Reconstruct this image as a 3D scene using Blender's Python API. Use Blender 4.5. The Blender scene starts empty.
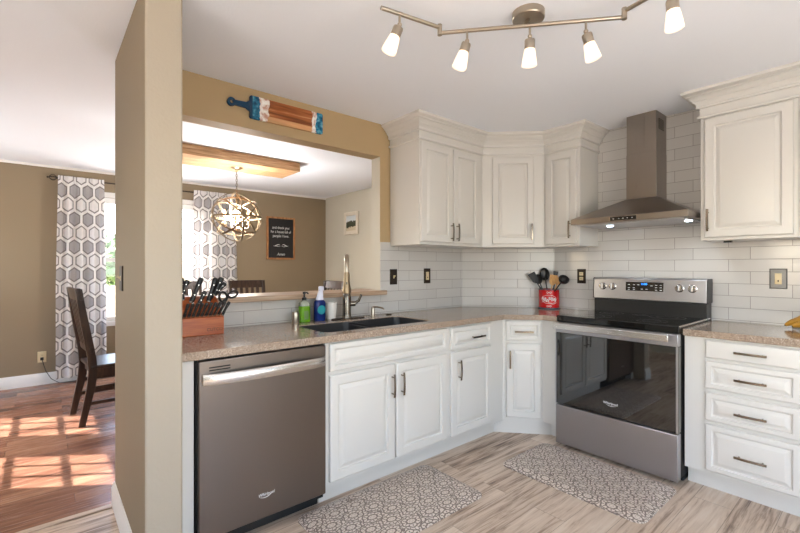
import bpy, bmesh, math, random
from mathutils import Vector, Matrix
random.seed(7)
SC = bpy.context.scene
COL = SC.collection
PI = math.pi
R = math.radians

# ---------------------------------------------------------------- camera
cam_d = bpy.data.cameras.new('camera'); cam = bpy.data.objects.new('camera', cam_d); COL.objects.link(cam)
cam.location = (2.58, -3.504, 1.2754)
cam.rotation_euler = (PI/2, 0, R(49.745))
cam_d.sensor_width = 36; cam_d.lens = 422.28/800*36; cam_d.clip_start = 0.02
cam_d.shift_y = 0.0006
SC.camera = cam

# ---------------------------------------------------------------- view, world, sun, window daylight, added fill
SC.view_settings.view_transform = 'Standard'; SC.view_settings.look = 'None'
SC.view_settings.gamma = 1; SC.view_settings.exposure = 0.06
SC.view_settings.use_curve_mapping = False
W = bpy.data.worlds.new('world'); SC.world = W; W.use_nodes = True
wn = W.node_tree.nodes; wl = W.node_tree.links
sky = wn.new('ShaderNodeTexSky'); sky.sky_type = 'NISHITA'; sky.sun_disc = False
sky.sun_elevation = R(42); sky.sun_rotation = R(215); sky.dust_density = 2.5; sky.ozone_density = 0.6
wl.new(sky.outputs[0], wn['Background'].inputs[0]); wn['Background'].inputs[1].default_value = 1.8

def light(name, kind, loc, energy, color=(1,1,1), direction=None, **kw):
    d = bpy.data.lights.new(name, kind); d.energy = energy; d.color = color
    for k, v in kw.items(): setattr(d, k, v)
    o = bpy.data.objects.new(name, d); COL.objects.link(o); o.location = loc
    if direction is not None: o.rotation_euler = Vector(direction).to_track_quat('-Z', 'Y').to_euler()
    return o
E_ = math.atan(1.98/2.292)
light('sun', 'SUN', (-4, -8, 6), 25.0, (1, .97, .95), (.575*math.cos(E_), .818*math.cos(E_), -math.sin(E_)), angle=R(.5))
# fill lamps added at unseen kitchen openings, tilted up to brighten the ceiling
light('added_fill_east', 'AREA', (4.24, -2.6, 1.15), 43, (.92, .955, .99), (-.8, 0, 1.6), shape='RECTANGLE', size=2.2, size_y=2.0)
light('added_fill_south', 'AREA', (2.2, -4.97, 1.5), 23, (.91, .955, 1), (0, .5, 1), shape='RECTANGLE', size=1.8, size_y=1.2)
light('daylight_french_doors', 'AREA', (-2.4, -4.88, 1.2), 19, (.80, .90, 1), (0, .35, 1), shape='RECTANGLE', size=1.6, size_y=1.6)  # dining daylight, tilted up to lift the ceiling too
light('daylight_dining_window', 'AREA', (-3.5, -2.45, 1.36), 12, (.95, .97, 1), (1, 0, 0), shape='RECTANGLE', size=1.05, size_y=1.4).data.cycles.is_portal = True

# ---------------------------------------------------------------- materials
def new_mat(name):
    m = bpy.data.materials.new(name); m.use_nodes = True
    return m, m.node_tree.nodes, m.node_tree.links, m.node_tree.nodes['Principled BSDF']
def rgb(r, g, b):                       # sRGB 0-255 to linear
    f = lambda c: (c/255/12.92) if c/255 <= .04045 else ((c/255+.055)/1.055)**2.4
    return (f(r), f(g), f(b), 1)
def plain(name, col, rough=.5, metal=0., bump=0., bscale=200, spec=None, var=.0, **kw):
    m, n, l, p = new_mat(name)
    p.inputs['Base Color'].default_value = col; p.inputs['Roughness'].default_value = rough; p.inputs['Metallic'].default_value = metal
    if spec is not None: p.inputs['Specular IOR Level'].default_value = spec
    for k, v in kw.items(): p.inputs[k].default_value = v
    tc = n.new('ShaderNodeTexCoord'); no = n.new('ShaderNodeTexNoise'); no.inputs['Scale'].default_value = bscale
    no.inputs['Detail'].default_value = 3
    l.new(tc.outputs['Object'], no.inputs['Vector'])
    if bump:
        b = n.new('ShaderNodeBump'); b.inputs['Strength'].default_value = bump; b.inputs['Distance'].default_value = .002
        l.new(no.outputs['Fac'], b.inputs['Height']); l.new(b.outputs['Normal'], p.inputs['Normal'])
    if var:
        mx = n.new('ShaderNodeMix'); mx.data_type = 'RGBA'; mx.inputs['A'].default_value = tuple(c*(1-var) for c in col[:3])+(1,)
        mx.inputs['B'].default_value = tuple(min(1, c*(1+var)) for c in col[:3])+(1,)
        l.new(no.outputs['Fac'], mx.inputs['Factor']); l.new(mx.outputs['Result'], p.inputs['Base Color'])
    return m
def ramp(n, stops):
    r = n.new('ShaderNodeValToRGB'); e = r.color_ramp.elements
    e[0].position, e[0].color = stops[0]; e[1].position, e[1].color = stops[-1]
    for pos, c in stops[1:-1]:
        x = e.new(pos); x.color = c
    return r
def math_(n, l, op, a, b=None, c=None):
    m = n.new('ShaderNodeMath'); m.operation = op
    for i, v in enumerate((a, b, c)):
        if v is None: continue
        if isinstance(v, (int, float)): m.inputs[i].default_value = v
        else: l.new(v, m.inputs[i])
    return m.outputs[0]
def mixc(n, l, f, a, b):
    m = n.new('ShaderNodeMix'); m.data_type = 'RGBA'
    for k, v in (('Factor', f), ('A', a), ('B', b)):
        if isinstance(v, (tuple, float, int)): m.inputs[k].default_value = v
        else: l.new(v, m.inputs[k])
    return m.outputs['Result']
def smooth(n, l, v, lo, hi):
    m = n.new('ShaderNodeMapRange'); m.interpolation_type = 'SMOOTHSTEP'
    l.new(v, m.inputs['Value']); m.inputs['From Min'].default_value = lo; m.inputs['From Max'].default_value = hi
    return m.outputs['Result']

M = {}
M['deep'] = plain('deep_tan_paint', rgb(178, 154, 116), .6, bump=.25, bscale=140)
M['tan'] = plain('tan_paint', rgb(168, 157, 140), .6, bump=.6, bscale=75)
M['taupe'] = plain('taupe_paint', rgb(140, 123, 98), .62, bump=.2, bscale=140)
M['greige'] = plain('greige_paint', rgb(197, 191, 174), .6, bump=.2, bscale=140)
M['ceiling'] = plain('ceiling_paint', rgb(243, 246, 252), .8, bump=.35, bscale=90)
M['white'] = plain('cabinet_white', rgb(213, 210, 204), .32, bump=.02, bscale=60)
M['trim'] = plain('trim_white', rgb(232, 230, 226), .35)
M['nickel'] = plain('brushed_nickel', rgb(178, 166, 150), .28, 1.)
M['pull'] = plain('aged_nickel', rgb(142, 131, 119), .22, 1.)
M['chrome'] = plain('polished_steel', rgb(205, 200, 195), .12, 1.)
M['silver'] = plain('champagne_silver', rgb(142, 124, 100), .35, 1.)
M['black'] = plain('black_plastic', rgb(22, 21, 21), .35)
M['blackm'] = plain('black_matte', rgb(16, 16, 16), .6)
M['gap'] = plain('dark_gap', rgb(12, 12, 12), .8)
M['bronze'] = plain('dark_bronze', rgb(52, 42, 34), .4, .6)
M['almond'] = plain('almond_plastic', rgb(214, 196, 156), .35)
M['sinkblack'] = plain('composite_black', rgb(44, 43, 44), .42, bump=.05, bscale=600, var=.2)
M['glassblack'] = plain('oven_black_glass', rgb(7, 7, 8), .03, 0., IOR=2.1)
M['cooktop'] = plain('ceramic_cooktop', rgb(12, 12, 13), .06, 0., IOR=1.5)
M['frost'] = None
M['darkwood'] = None

def steel(name, col, rough, axis, amount=.015):
    m, n, l, p = new_mat(name); p.inputs['Metallic'].default_value = 1
    tc = n.new('ShaderNodeTexCoord'); mp = n.new('ShaderNodeMapping'); l.new(tc.outputs['Object'], mp.inputs['Vector'])
    mp.inputs['Scale'].default_value = axis
    no = n.new('ShaderNodeTexNoise'); no.inputs['Scale'].default_value = 1; no.inputs['Detail'].default_value = 4
    l.new(mp.outputs[0], no.inputs['Vector'])
    c = tuple(x for x in col[:3])
    l.new(mixc(n, l, no.outputs['Fac'], tuple(x*.97 for x in c)+(1,), tuple(min(1, x*1.03) for x in c)+(1,)), p.inputs['Base Color'])
    l.new(math_(n, l, 'MULTIPLY_ADD', no.outputs['Fac'], amount*2, rough-amount), p.inputs['Roughness'])
    return m
M['steel_x'] = steel('stainless_brushed_across', rgb(178, 177, 181), .30, (3, 3, 900))
M['steel_dw'] = steel('stainless_dishwasher', rgb(124, 115, 108), .33, (700, 700, 4))
M['steel_v'] = steel('stainless_hood', rgb(152, 142, 132), .28, (700, 700, 3))
M['steel_h'] = plain('stainless_handle', rgb(212, 210, 208), .25, 1.)

def tile_mat():
    m, n, l, p = new_mat('white_subway_tile')
    uv = n.new('ShaderNodeUVMap'); mp = n.new('ShaderNodeMapping'); l.new(uv.outputs[0], mp.inputs['Vector'])
    mp.inputs['Location'].default_value = (.316*40, -1.326+40*.0805, 0)
    b = n.new('ShaderNodeTexBrick'); l.new(mp.outputs[0], b.inputs['Vector'])
    b.offset = .64; b.inputs['Scale'].default_value = 1; b.inputs['Brick Width'].default_value = .316; b.inputs['Row Height'].default_value = .0805
    b.inputs['Mortar Size'].default_value = .0016; b.inputs['Mortar Smooth'].default_value = .25
    b.inputs['Color1'].default_value = rgb(204, 201, 197); b.inputs['Color2'].default_value = rgb(197, 194, 190)
    b.inputs['Mortar'].default_value = rgb(138, 132, 127)
    l.new(b.outputs['Color'], p.inputs['Base Color'])
    l.new(math_(n, l, 'MULTIPLY_ADD', b.outputs['Fac'], .5, .13), p.inputs['Roughness'])
    no = n.new('ShaderNodeTexNoise'); no.inputs['Scale'].default_value = 14; l.new(mp.outputs[0], no.inputs['Vector'])
    hgt = math_(n, l, 'SUBTRACT', math_(n, l, 'MULTIPLY', no.outputs['Fac'], .35), b.outputs['Fac'])
    bp = n.new('ShaderNodeBump'); bp.inputs['Strength'].default_value = .5; bp.inputs['Distance'].default_value = .0015
    l.new(hgt, bp.inputs['Height']); l.new(bp.outputs[0], p.inputs['Normal'])
    return m
M['tile'] = tile_mat()

def quartz():
    m, n, l, p = new_mat('beige_quartz')
    tc = n.new('ShaderNodeTexCoord')
    v = n.new('ShaderNodeTexVoronoi'); v.inputs['Scale'].default_value = 260; l.new(tc.outputs['Object'], v.inputs['Vector'])
    no = n.new('ShaderNodeTexNoise'); no.inputs['Scale'].default_value = 120; no.inputs['Detail'].default_value = 4; l.new(tc.outputs['Object'], no.inputs['Vector'])
    r1 = ramp(n, [(.3, rgb(140, 121, 105)), (.5, rgb(157, 138, 121)), (.72, rgb(172, 154, 138))]); l.new(no.outputs['Fac'], r1.inputs[0])
    sp = n.new('ShaderNodeSeparateColor'); l.new(v.outputs['Color'], sp.inputs[0])
    dark = math_(n, l, 'LESS_THAN', sp.outputs[0], .10); lite = math_(n, l, 'GREATER_THAN', sp.outputs[0], .93)
    c = mixc(n, l, math_(n, l, 'MULTIPLY', dark, .4), r1.outputs[0], rgb(96, 76, 62))
    c = mixc(n, l, math_(n, l, 'MULTIPLY', lite, .4), c, rgb(226, 212, 196))
    l.new(c, p.inputs['Base Color']); p.inputs['Roughness'].default_value = .12
    return m
M['quartz'] = quartz()

def planks(name, cols, bw, rh, rough, grain=1.0, phase=0.):
    m, n, l, p = new_mat(name)
    tc = n.new('ShaderNodeTexCoord'); mp = n.new('ShaderNodeMapping'); l.new(tc.outputs['Object'], mp.inputs['Vector'])
    mp.inputs['Rotation'].default_value = (0, 0, PI/2); mp.inputs['Location'].default_value = (20+phase, 20, 0)
    b = n.new('ShaderNodeTexBrick'); l.new(mp.outputs[0], b.inputs['Vector'])
    b.offset = .37; b.offset_frequency = 2
    b.inputs['Scale'].default_value = 1; b.inputs['Brick Width'].default_value = bw; b.inputs['Row Height'].default_value = rh
    b.inputs['Mortar Size'].default_value = .0011; b.inputs['Mortar Smooth'].default_value = .3
    b.inputs['Color1'].default_value = (0, 0, 0, 1); b.inputs['Color2'].default_value = (1, 1, 1, 1); b.inputs['Mortar'].default_value = (.5, .5, .5, 1)
    sp = n.new('ShaderNodeSeparateColor'); l.new(b.outputs['Color'], sp.inputs[0])
    # per-plank offset of the grain
    cmb = n.new('ShaderNodeCombineXYZ'); l.new(math_(n, l, 'MULTIPLY', sp.outputs[0], 37.), cmb.inputs[0]); l.new(math_(n, l, 'MULTIPLY', sp.outputs[0], 11.), cmb.inputs[1])
    add = n.new('ShaderNodeVectorMath'); add.operation = 'ADD'; l.new(mp.outputs[0], add.inputs[0]); l.new(cmb.outputs[0], add.inputs[1])
    st = n.new('ShaderNodeMapping'); st.inputs['Scale'].default_value = (1.3, 16, 1); l.new(add.outputs[0], st.inputs['Vector'])
    n1 = n.new('ShaderNodeTexNoise'); n1.inputs['Scale'].default_value = 2.2; n1.inputs['Detail'].default_value = 7; n1.inputs['Roughness'].default_value = .62
    n1.inputs['Distortion'].default_value = .6; l.new(st.outputs[0], n1.inputs['Vector'])
    st2 = n.new('ShaderNodeMapping'); st2.inputs['Scale'].default_value = (3, 120, 1); l.new(add.outputs[0], st2.inputs['Vector'])
    n2 = n.new('ShaderNodeTexNoise'); n2.inputs['Scale'].default_value = 1.4; n2.inputs['Detail'].default_value = 3; l.new(st2.outputs[0], n2.inputs['Vector'])
    f = math_(n, l, 'ADD', math_(n, l, 'MULTIPLY', n1.outputs['Fac'], .85*grain), math_(n, l, 'MULTIPLY', n2.outputs['Fac'], .25*grain))
    f = math_(n, l, 'ADD', f, math_(n, l, 'MULTIPLY_ADD', sp.outputs[0], .34, -.17-.55*grain+.5))
    rp = ramp(n, cols); l.new(f, rp.inputs[0])
    c = mixc(n, l, math_(n, l, 'MULTIPLY', b.outputs['Fac'], .75), rp.outputs[0], tuple(x*.45 for x in cols[0][1][:3])+(1,))
    l.new(c, p.inputs['Base Color'])
    l.new(math_(n, l, 'MULTIPLY_ADD', n2.outputs['Fac'], .12, rough-.06), p.inputs['Roughness'])
    bp = n.new('ShaderNodeBump'); bp.inputs['Strength'].default_value = .25; bp.inputs['Distance'].default_value = .001
    l.new(math_(n, l, 'SUBTRACT', n2.outputs['Fac'], b.outputs['Fac']), bp.inputs['Height']); l.new(bp.outputs[0], p.inputs['Normal'])
    return m
M['lvp'] = planks('grey_brown_planks', [(.20, rgb(96, 76, 62)), (.34, rgb(158, 136, 117)), (.47, rgb(194, 173, 153)), (.66, rgb(211, 193, 174)), (.84, rgb(214, 201, 187))], 1.22, .172, .34, grain=1.4)
M['redwood'] = planks('red_brown_planks', [(.2, rgb(84, 54, 42)), (.45, rgb(128, 88, 70)), (.65, rgb(150, 110, 88)), (.85, rgb(168, 130, 106))], .9, .11, .26, phase=3.3)

def wood(name, stops, axis=(1, 12, 12), scale=3, rough=.45, knots=False):
    m, n, l, p = new_mat(name)
    tc = n.new('ShaderNodeTexCoord'); mp = n.new('ShaderNodeMapping'); mp.inputs['Scale'].default_value = axis
    l.new(tc.outputs['Object'], mp.inputs['Vector'])
    no = n.new('ShaderNodeTexNoise'); no.inputs['Scale'].default_value = scale; no.inputs['Detail'].default_value = 6; no.inputs['Distortion'].default_value = .8
    l.new(mp.outputs[0], no.inputs['Vector'])
    r = ramp(n, stops); l.new(no.outputs['Fac'], r.inputs[0])
    c = r.outputs[0]
    if knots:
        v = n.new('ShaderNodeTexVoronoi'); v.inputs['Scale'].default_value = 2.4; mp2 = n.new('ShaderNodeMapping'); mp2.inputs['Scale'].default_value = (1, 1, 1)
        l.new(tc.outputs['Object'], mp2.inputs['Vector']); l.new(mp2.outputs[0], v.inputs['Vector'])
        k = smooth(n, l, v.outputs['Distance'], .02, .09)
        c = mixc(n, l, k, rgb(88, 52, 26), c)
    l.new(c, p.inputs['Base Color']); p.inputs['Roughness'].default_value = rough
    b = n.new('ShaderNodeBump'); b.inputs['Strength'].default_value = .15; b.inputs['Distance'].default_value = .002
    l.new(no.outputs['Fac'], b.inputs['Height']); l.new(b.outputs[0], p.inputs['Normal'])
    return m
M['darkwood'] = wood('dark_walnut', [(.3, rgb(34, 22, 17)), (.55, rgb(58, 40, 31)), (.75, rgb(80, 58, 46))], (10, 10, 1.2), 3, .3)
M['pine'] = wood('rustic_pine', [(.25, rgb(120, 84, 50)), (.42, rgb(168, 126, 84)), (.55, rgb(188, 148, 106)), (.75, rgb(208, 176, 138))], (22, 1.6, 22), 2.5, .55, knots=True)
M['cherry'] = wood('cherry_block', [(.25, rgb(132, 56, 17)), (.5, rgb(174, 82, 29)), (.75, rgb(194, 106, 46))], (14, 1.5, 14), 3, .35)
M['oak'] = wood('oak_frame', [(.25, rgb(132, 86, 50)), (.5, rgb(168, 116, 72)), (.75, rgb(190, 140, 92))], (8, 8, 2), 5, .45)
M['ladlewood'] = wood('spoon_wood', [(.25, rgb(190, 136, 78)), (.5, rgb(214, 164, 104)), (.75, rgb(226, 180, 122))], (8, 8, 2), 6, .5)

def hex_lattice(n, l, uvout, sx, sy):
    """nearest centre of a pointy-top hexagon lattice: returns (gx, gy, is_odd_row, hexdist)"""
    mp = n.new('ShaderNodeMapping'); mp.inputs['Scale'].default_value = (1/sx, 1/sy, 1); mp.inputs['Location'].default_value = (50, 60, 0)
    l.new(uvout, mp.inputs['Vector'])
    sp = n.new('ShaderNodeSeparateXYZ'); l.new(mp.outputs[0], sp.inputs[0])
    S3 = 1.7320508
    def cell(off):
        x = math_(n, l, 'SUBTRACT', math_(n, l, 'FLOORED_MODULO', math_(n, l, 'ADD', sp.outputs[0], off*.5), 1.), .5)
        y = math_(n, l, 'SUBTRACT', math_(n, l, 'FLOORED_MODULO', math_(n, l, 'ADD', sp.outputs[1], off*S3/2), S3), S3/2)
        r2 = math_(n, l, 'ADD', math_(n, l, 'MULTIPLY', x, x), math_(n, l, 'MULTIPLY', y, y))
        return x, y, r2
    ax, ay, ar = cell(0); bx_, by_, br = cell(1)
    odd = math_(n, l, 'LESS_THAN', br, ar)
    def pick(a, b): return math_(n, l, 'ADD', a, math_(n, l, 'MULTIPLY', odd, math_(n, l, 'SUBTRACT', b, a)))
    gx, gy = pick(ax, bx_), pick(ay, by_)
    X, Y = math_(n, l, 'ABSOLUTE', gx), math_(n, l, 'ABSOLUTE', gy)
    d = math_(n, l, 'MAXIMUM', X, math_(n, l, 'ADD', math_(n, l, 'MULTIPLY', X, .5), math_(n, l, 'MULTIPLY', Y, S3/2)))
    return gx, gy, odd, d

def curtain_mat():
    m, n, l, p = new_mat('hexagon_curtain_cloth')
    uv = n.new('ShaderNodeUVMap')
    gx, gy, odd, d = hex_lattice(n, l, uv.outputs[0], .138, .178)
    white = rgb(236, 233, 230)
    fill = mixc(n, l, odd, rgb(176, 172, 173), rgb(228, 225, 223))
    c = mixc(n, l, math_(n, l, 'GREATER_THAN', d, .335), fill, rgb(136, 131, 130))
    c = mixc(n, l, math_(n, l, 'GREATER_THAN', d, .415), c, white)
    l.new(c, p.inputs['Base Color']); p.inputs['Roughness'].default_value = .85
    tr = n.new('ShaderNodeBsdfTranslucent'); l.new(c, tr.inputs[0])
    mx = n.new('ShaderNodeMixShader'); mx.inputs[0].default_value = .22
    l.new(p.outputs[0], mx.inputs[1]); l.new(tr.outputs[0], mx.inputs[2])
    l.new(mx.outputs[0], n['Material Output'].inputs[0])
    return m
M['curtain'] = curtain_mat()

def mat_mat():
    m, n, l, p = new_mat('damask_floor_mat')
    uv = n.new('ShaderNodeUVMap')
    gx, gy, odd, d = hex_lattice(n, l, uv.outputs[0], .128, .086)
    r = math_(n, l, 'SQRT', math_(n, l, 'ADD', math_(n, l, 'MULTIPLY', gx, gx), math_(n, l, 'MULTIPLY', gy, gy)))
    th = math_(n, l, 'ARCTAN2', gy, gx)
    pet = math_(n, l, 'SINE', math_(n, l, 'MULTIPLY', th, 8.))
    pet6 = math_(n, l, 'SINE', math_(n, l, 'MULTIPLY', th, 6.))
    no = n.new('ShaderNodeTexNoise'); no.inputs['Scale'].default_value = 120; no.inputs['Detail'].default_value = 2; l.new(uv.outputs[0], no.inputs['Vector'])
    v = n.new('ShaderNodeTexVoronoi'); v.feature = 'DISTANCE_TO_EDGE'; v.inputs['Scale'].default_value = 46; l.new(uv.outputs[0], v.inputs['Vector'])
    def band(val, c, w): return math_(n, l, 'LESS_THAN', math_(n, l, 'ABSOLUTE', math_(n, l, 'SUBTRACT', val, c)), w)
    X_, Y_ = math_(n, l, 'ABSOLUTE', gx), math_(n, l, 'ABSOLUTE', gy)
    ring1 = band(math_(n, l, 'MULTIPLY_ADD', pet, .015, r), .215, .045)
    ring2 = band(math_(n, l, 'MULTIPLY_ADD', pet6, .03, r), .43, .035)
    ring0 = band(r, .085, .018)
    spoke = math_(n, l, 'MULTIPLY', math_(n, l, 'GREATER_THAN', math_(n, l, 'ABSOLUTE', pet6), .86), band(r, .33, .05))
    vor = math_(n, l, 'MULTIPLY', math_(n, l, 'LESS_THAN', v.outputs['Distance'], .09), math_(n, l, 'GREATER_THAN', r, .46))
    k = math_(n, l, 'MAXIMUM', math_(n, l, 'MAXIMUM', ring1, ring2), math_(n, l, 'MAXIMUM', math_(n, l, 'MULTIPLY', ring0, .5), math_(n, l, 'MAXIMUM', spoke, vor)))
    k = math_(n, l, 'MULTIPLY', k, .92)
    light_ = mixc(n, l, no.outputs['Fac'], rgb(204, 190, 176), rgb(220, 208, 196))
    c = mixc(n, l, k, light_, rgb(112, 97, 88))
    l.new(c, p.inputs['Base Color']); p.inputs['Roughness'].default_value = .45
    b = n.new('ShaderNodeBump'); b.inputs['Strength'].default_value = .3; b.inputs['Distance'].default_value = .001
    l.new(k, b.inputs['Height']); b.invert = True; l.new(b.outputs[0], p.inputs['Normal'])
    return m
M['damask'] = mat_mat()

def board_mat():      # wood with blue resin waves at both ends; object origin at the board's left end, y along it
    m, n, l, p = new_mat('resin_wave_board')
    tc = n.new('ShaderNodeTexCoord'); sp = n.new('ShaderNodeSeparateXYZ'); l.new(tc.outputs['Object'], sp.inputs[0])
    no = n.new('ShaderNodeTexNoise'); no.inputs['Scale'].default_value = 16; no.inputs['Detail'].default_value = 3; l.new(tc.outputs['Object'], no.inputs['Vector'])
    w = math_(n, l, 'MULTIPLY_ADD', no.outputs['Fac'], .07, -.035)
    y = math_(n, l, 'ADD', sp.outputs[1], w)
    mp = n.new('ShaderNodeMapping'); mp.inputs['Scale'].default_value = (1, 1.5, 26); l.new(tc.outputs['Object'], mp.inputs['Vector'])
    n2 = n.new('ShaderNodeTexNoise'); n2.inputs['Scale'].default_value = 2; n2.inputs['Detail'].default_value = 5; l.new(mp.outputs[0], n2.inputs['Vector'])
    wd = ramp(n, [(.3, rgb(96, 50, 24)), (.48, rgb(150, 84, 42)), (.62, rgb(176, 106, 58)), (.8, rgb(222, 170, 116))]); l.new(n2.outputs['Fac'], wd.inputs[0])
    low = math_(n, l, 'MULTIPLY', band2(n, l, sp.outputs[2], -.055, .018), .55)
    c = mixc(n, l, low, wd.outputs[0], rgb(232, 186, 134))
    n3 = n.new('ShaderNodeTexNoise'); n3.inputs['Scale'].default_value = 40; l.new(tc.outputs['Object'], n3.inputs['Vector'])
    blue = ramp(n, [(.35, rgb(12, 62, 96)), (.55, rgb(34, 124, 160)), (.75, rgb(120, 190, 208))]); l.new(n3.outputs['Fac'], blue.inputs[0])
    foam = ramp(n, [(.35, rgb(196, 150, 132)), (.5, rgb(236, 228, 220)), (.7, rgb(250, 248, 244))]); l.new(n3.outputs['Fac'], foam.inputs[0])
    fm = math_(n, l, 'MAXIMUM', math_(n, l, 'LESS_THAN', y, .250), math_(n, l, 'GREATER_THAN', y, .560))
    c = mixc(n, l, fm, c, foam.outputs[0])
    bl = math_(n, l, 'MAXIMUM', math_(n, l, 'LESS_THAN', y, .196), math_(n, l, 'GREATER_THAN', y, .596))
    c = mixc(n, l, bl, c, blue.outputs[0])
    dk = math_(n, l, 'LESS_THAN', sp.outputs[1], .15)
    c = mixc(n, l, dk, c, rgb(20, 62, 92))
    l.new(c, p.inputs['Base Color']); p.inputs['Roughness'].default_value = .14
    return m
def band2(n, l, v, c, w): return math_(n, l, 'LESS_THAN', math_(n, l, 'ABSOLUTE', math_(n, l, 'SUBTRACT', v, c)), w)
M['board'] = board_mat()

def emit(name, col, strength, base=None):
    m, n, l, p = new_mat(name); p.inputs['Base Color'].default_value = base or col; p.inputs['Roughness'].default_value = .35
    p.inputs['Emission Color'].default_value = col; p.inputs['Emission Strength'].default_value = strength
    return m
M['shade_glow'] = emit('lit_frosted_glass', rgb(255, 232, 205), 1.05)
M['bulb'] = emit('lit_candle_bulb', rgb(255, 190, 120), 9)
M['led'] = emit('lit_hood_led', rgb(225, 240, 255), 25)
M['digits'] = emit('blue_clock_digits', rgb(40, 140, 255), 3)
M['mark'] = plain('white_print', rgb(225, 225, 225), .5)
M['greyprint'] = plain('grey_print', rgb(70, 70, 72), .3)
M['burn'] = plain('burnt_print', rgb(40, 16, 8), .6)
M['red'] = plain('red_enamel', rgb(196, 22, 26), .25)
M['slate'] = plain('grey_blue_rim', rgb(70, 80, 92), .4)
M['signblack'] = plain('letter_board_black', rgb(24, 24, 26), .6, bump=.2, bscale=300)
M['frame_white'] = plain('whitewashed_frame', rgb(214, 204, 186), .5, bump=.1, bscale=60)
M['ceramic'] = plain('white_ceramic', rgb(232, 228, 222), .2)
M['greenliq'] = plain('green_soap', rgb(112, 178, 28), .1, **{'Transmission Weight': .25, 'IOR': 1.4})
M['clearpl'] = plain('clear_plastic', rgb(225, 232, 215), .08, **{'Transmission Weight': .7, 'IOR': 1.45})
M['blueliq'] = plain('blue_soap', rgb(20, 46, 120), .12, **{'Transmission Weight': .2, 'IOR': 1.4})
M['teal'] = plain('teal_print', rgb(36, 148, 160), .4)
M['whitepl'] = plain('white_plastic', rgb(225, 226, 240), .3)
M['banana'] = plain('ripe_banana_peel', rgb(184, 134, 44), .45, bscale=40, var=.4)
M['bananatip'] = plain('banana_tip', rgb(66, 42, 22), .7)
M['bark'] = plain('tree_bark', rgb(92, 76, 62), .9, bump=.6, bscale=20)
M['leaf'] = plain('tree_leaves', rgb(104, 136, 76), .6, bscale=2, var=.35)
M['leafd'] = plain('dark_leaves', rgb(84, 108, 72), .6, bscale=2, var=.35)
M['dirt'] = plain('dry_ground', rgb(146, 128, 100), .9, bscale=6, var=.15)
M['deck'] = plain('pale_patio_slab', rgb(205, 200, 192), .8, bscale=8, var=.2)
M['blind'] = plain('window_blind', rgb(236, 236, 234), .6)

def glass_mat():
    m, n, l, p = new_mat('window_glass')
    tr = n.new('ShaderNodeBsdfTransparent'); gl = n.new('ShaderNodeBsdfGlossy'); gl.inputs['Roughness'].default_value = .02
    mx = n.new('ShaderNodeMixShader'); mx.inputs[0].default_value = .06
    l.new(tr.outputs[0], mx.inputs[1]); l.new(gl.outputs[0], mx.inputs[2]); l.new(mx.outputs[0], n['Material Output'].inputs[0])
    return m
M['glass'] = glass_mat()

def picture_mat():    # small landscape print: pale sky, dark tree line, pale field with a figure-like dark patch
    m, n, l, p = new_mat('landscape_print')
    tc = n.new('ShaderNodeTexCoord'); sp = n.new('ShaderNodeSeparateXYZ'); l.new(tc.outputs['Object'], sp.inputs[0])
    no = n.new('ShaderNodeTexNoise'); no.inputs['Scale'].default_value = 22; no.inputs['Detail'].default_value = 4; l.new(tc.outputs['Object'], no.inputs['Vector'])
    z = math_(n, l, 'MULTIPLY_ADD', no.outputs['Fac'], .10, sp.outputs[2])
    c = mixc(n, l, math_(n, l, 'GREATER_THAN', z, .085), rgb(70, 74, 58), rgb(206, 212, 214))
    c = mixc(n, l, math_(n, l, 'LESS_THAN', z, -.005), c, rgb(200, 186, 158))
    l.new(c, p.inputs['Base Color']); p.inputs['Roughness'].default_value = .3
    return m
M['print'] = picture_mat()

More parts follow.
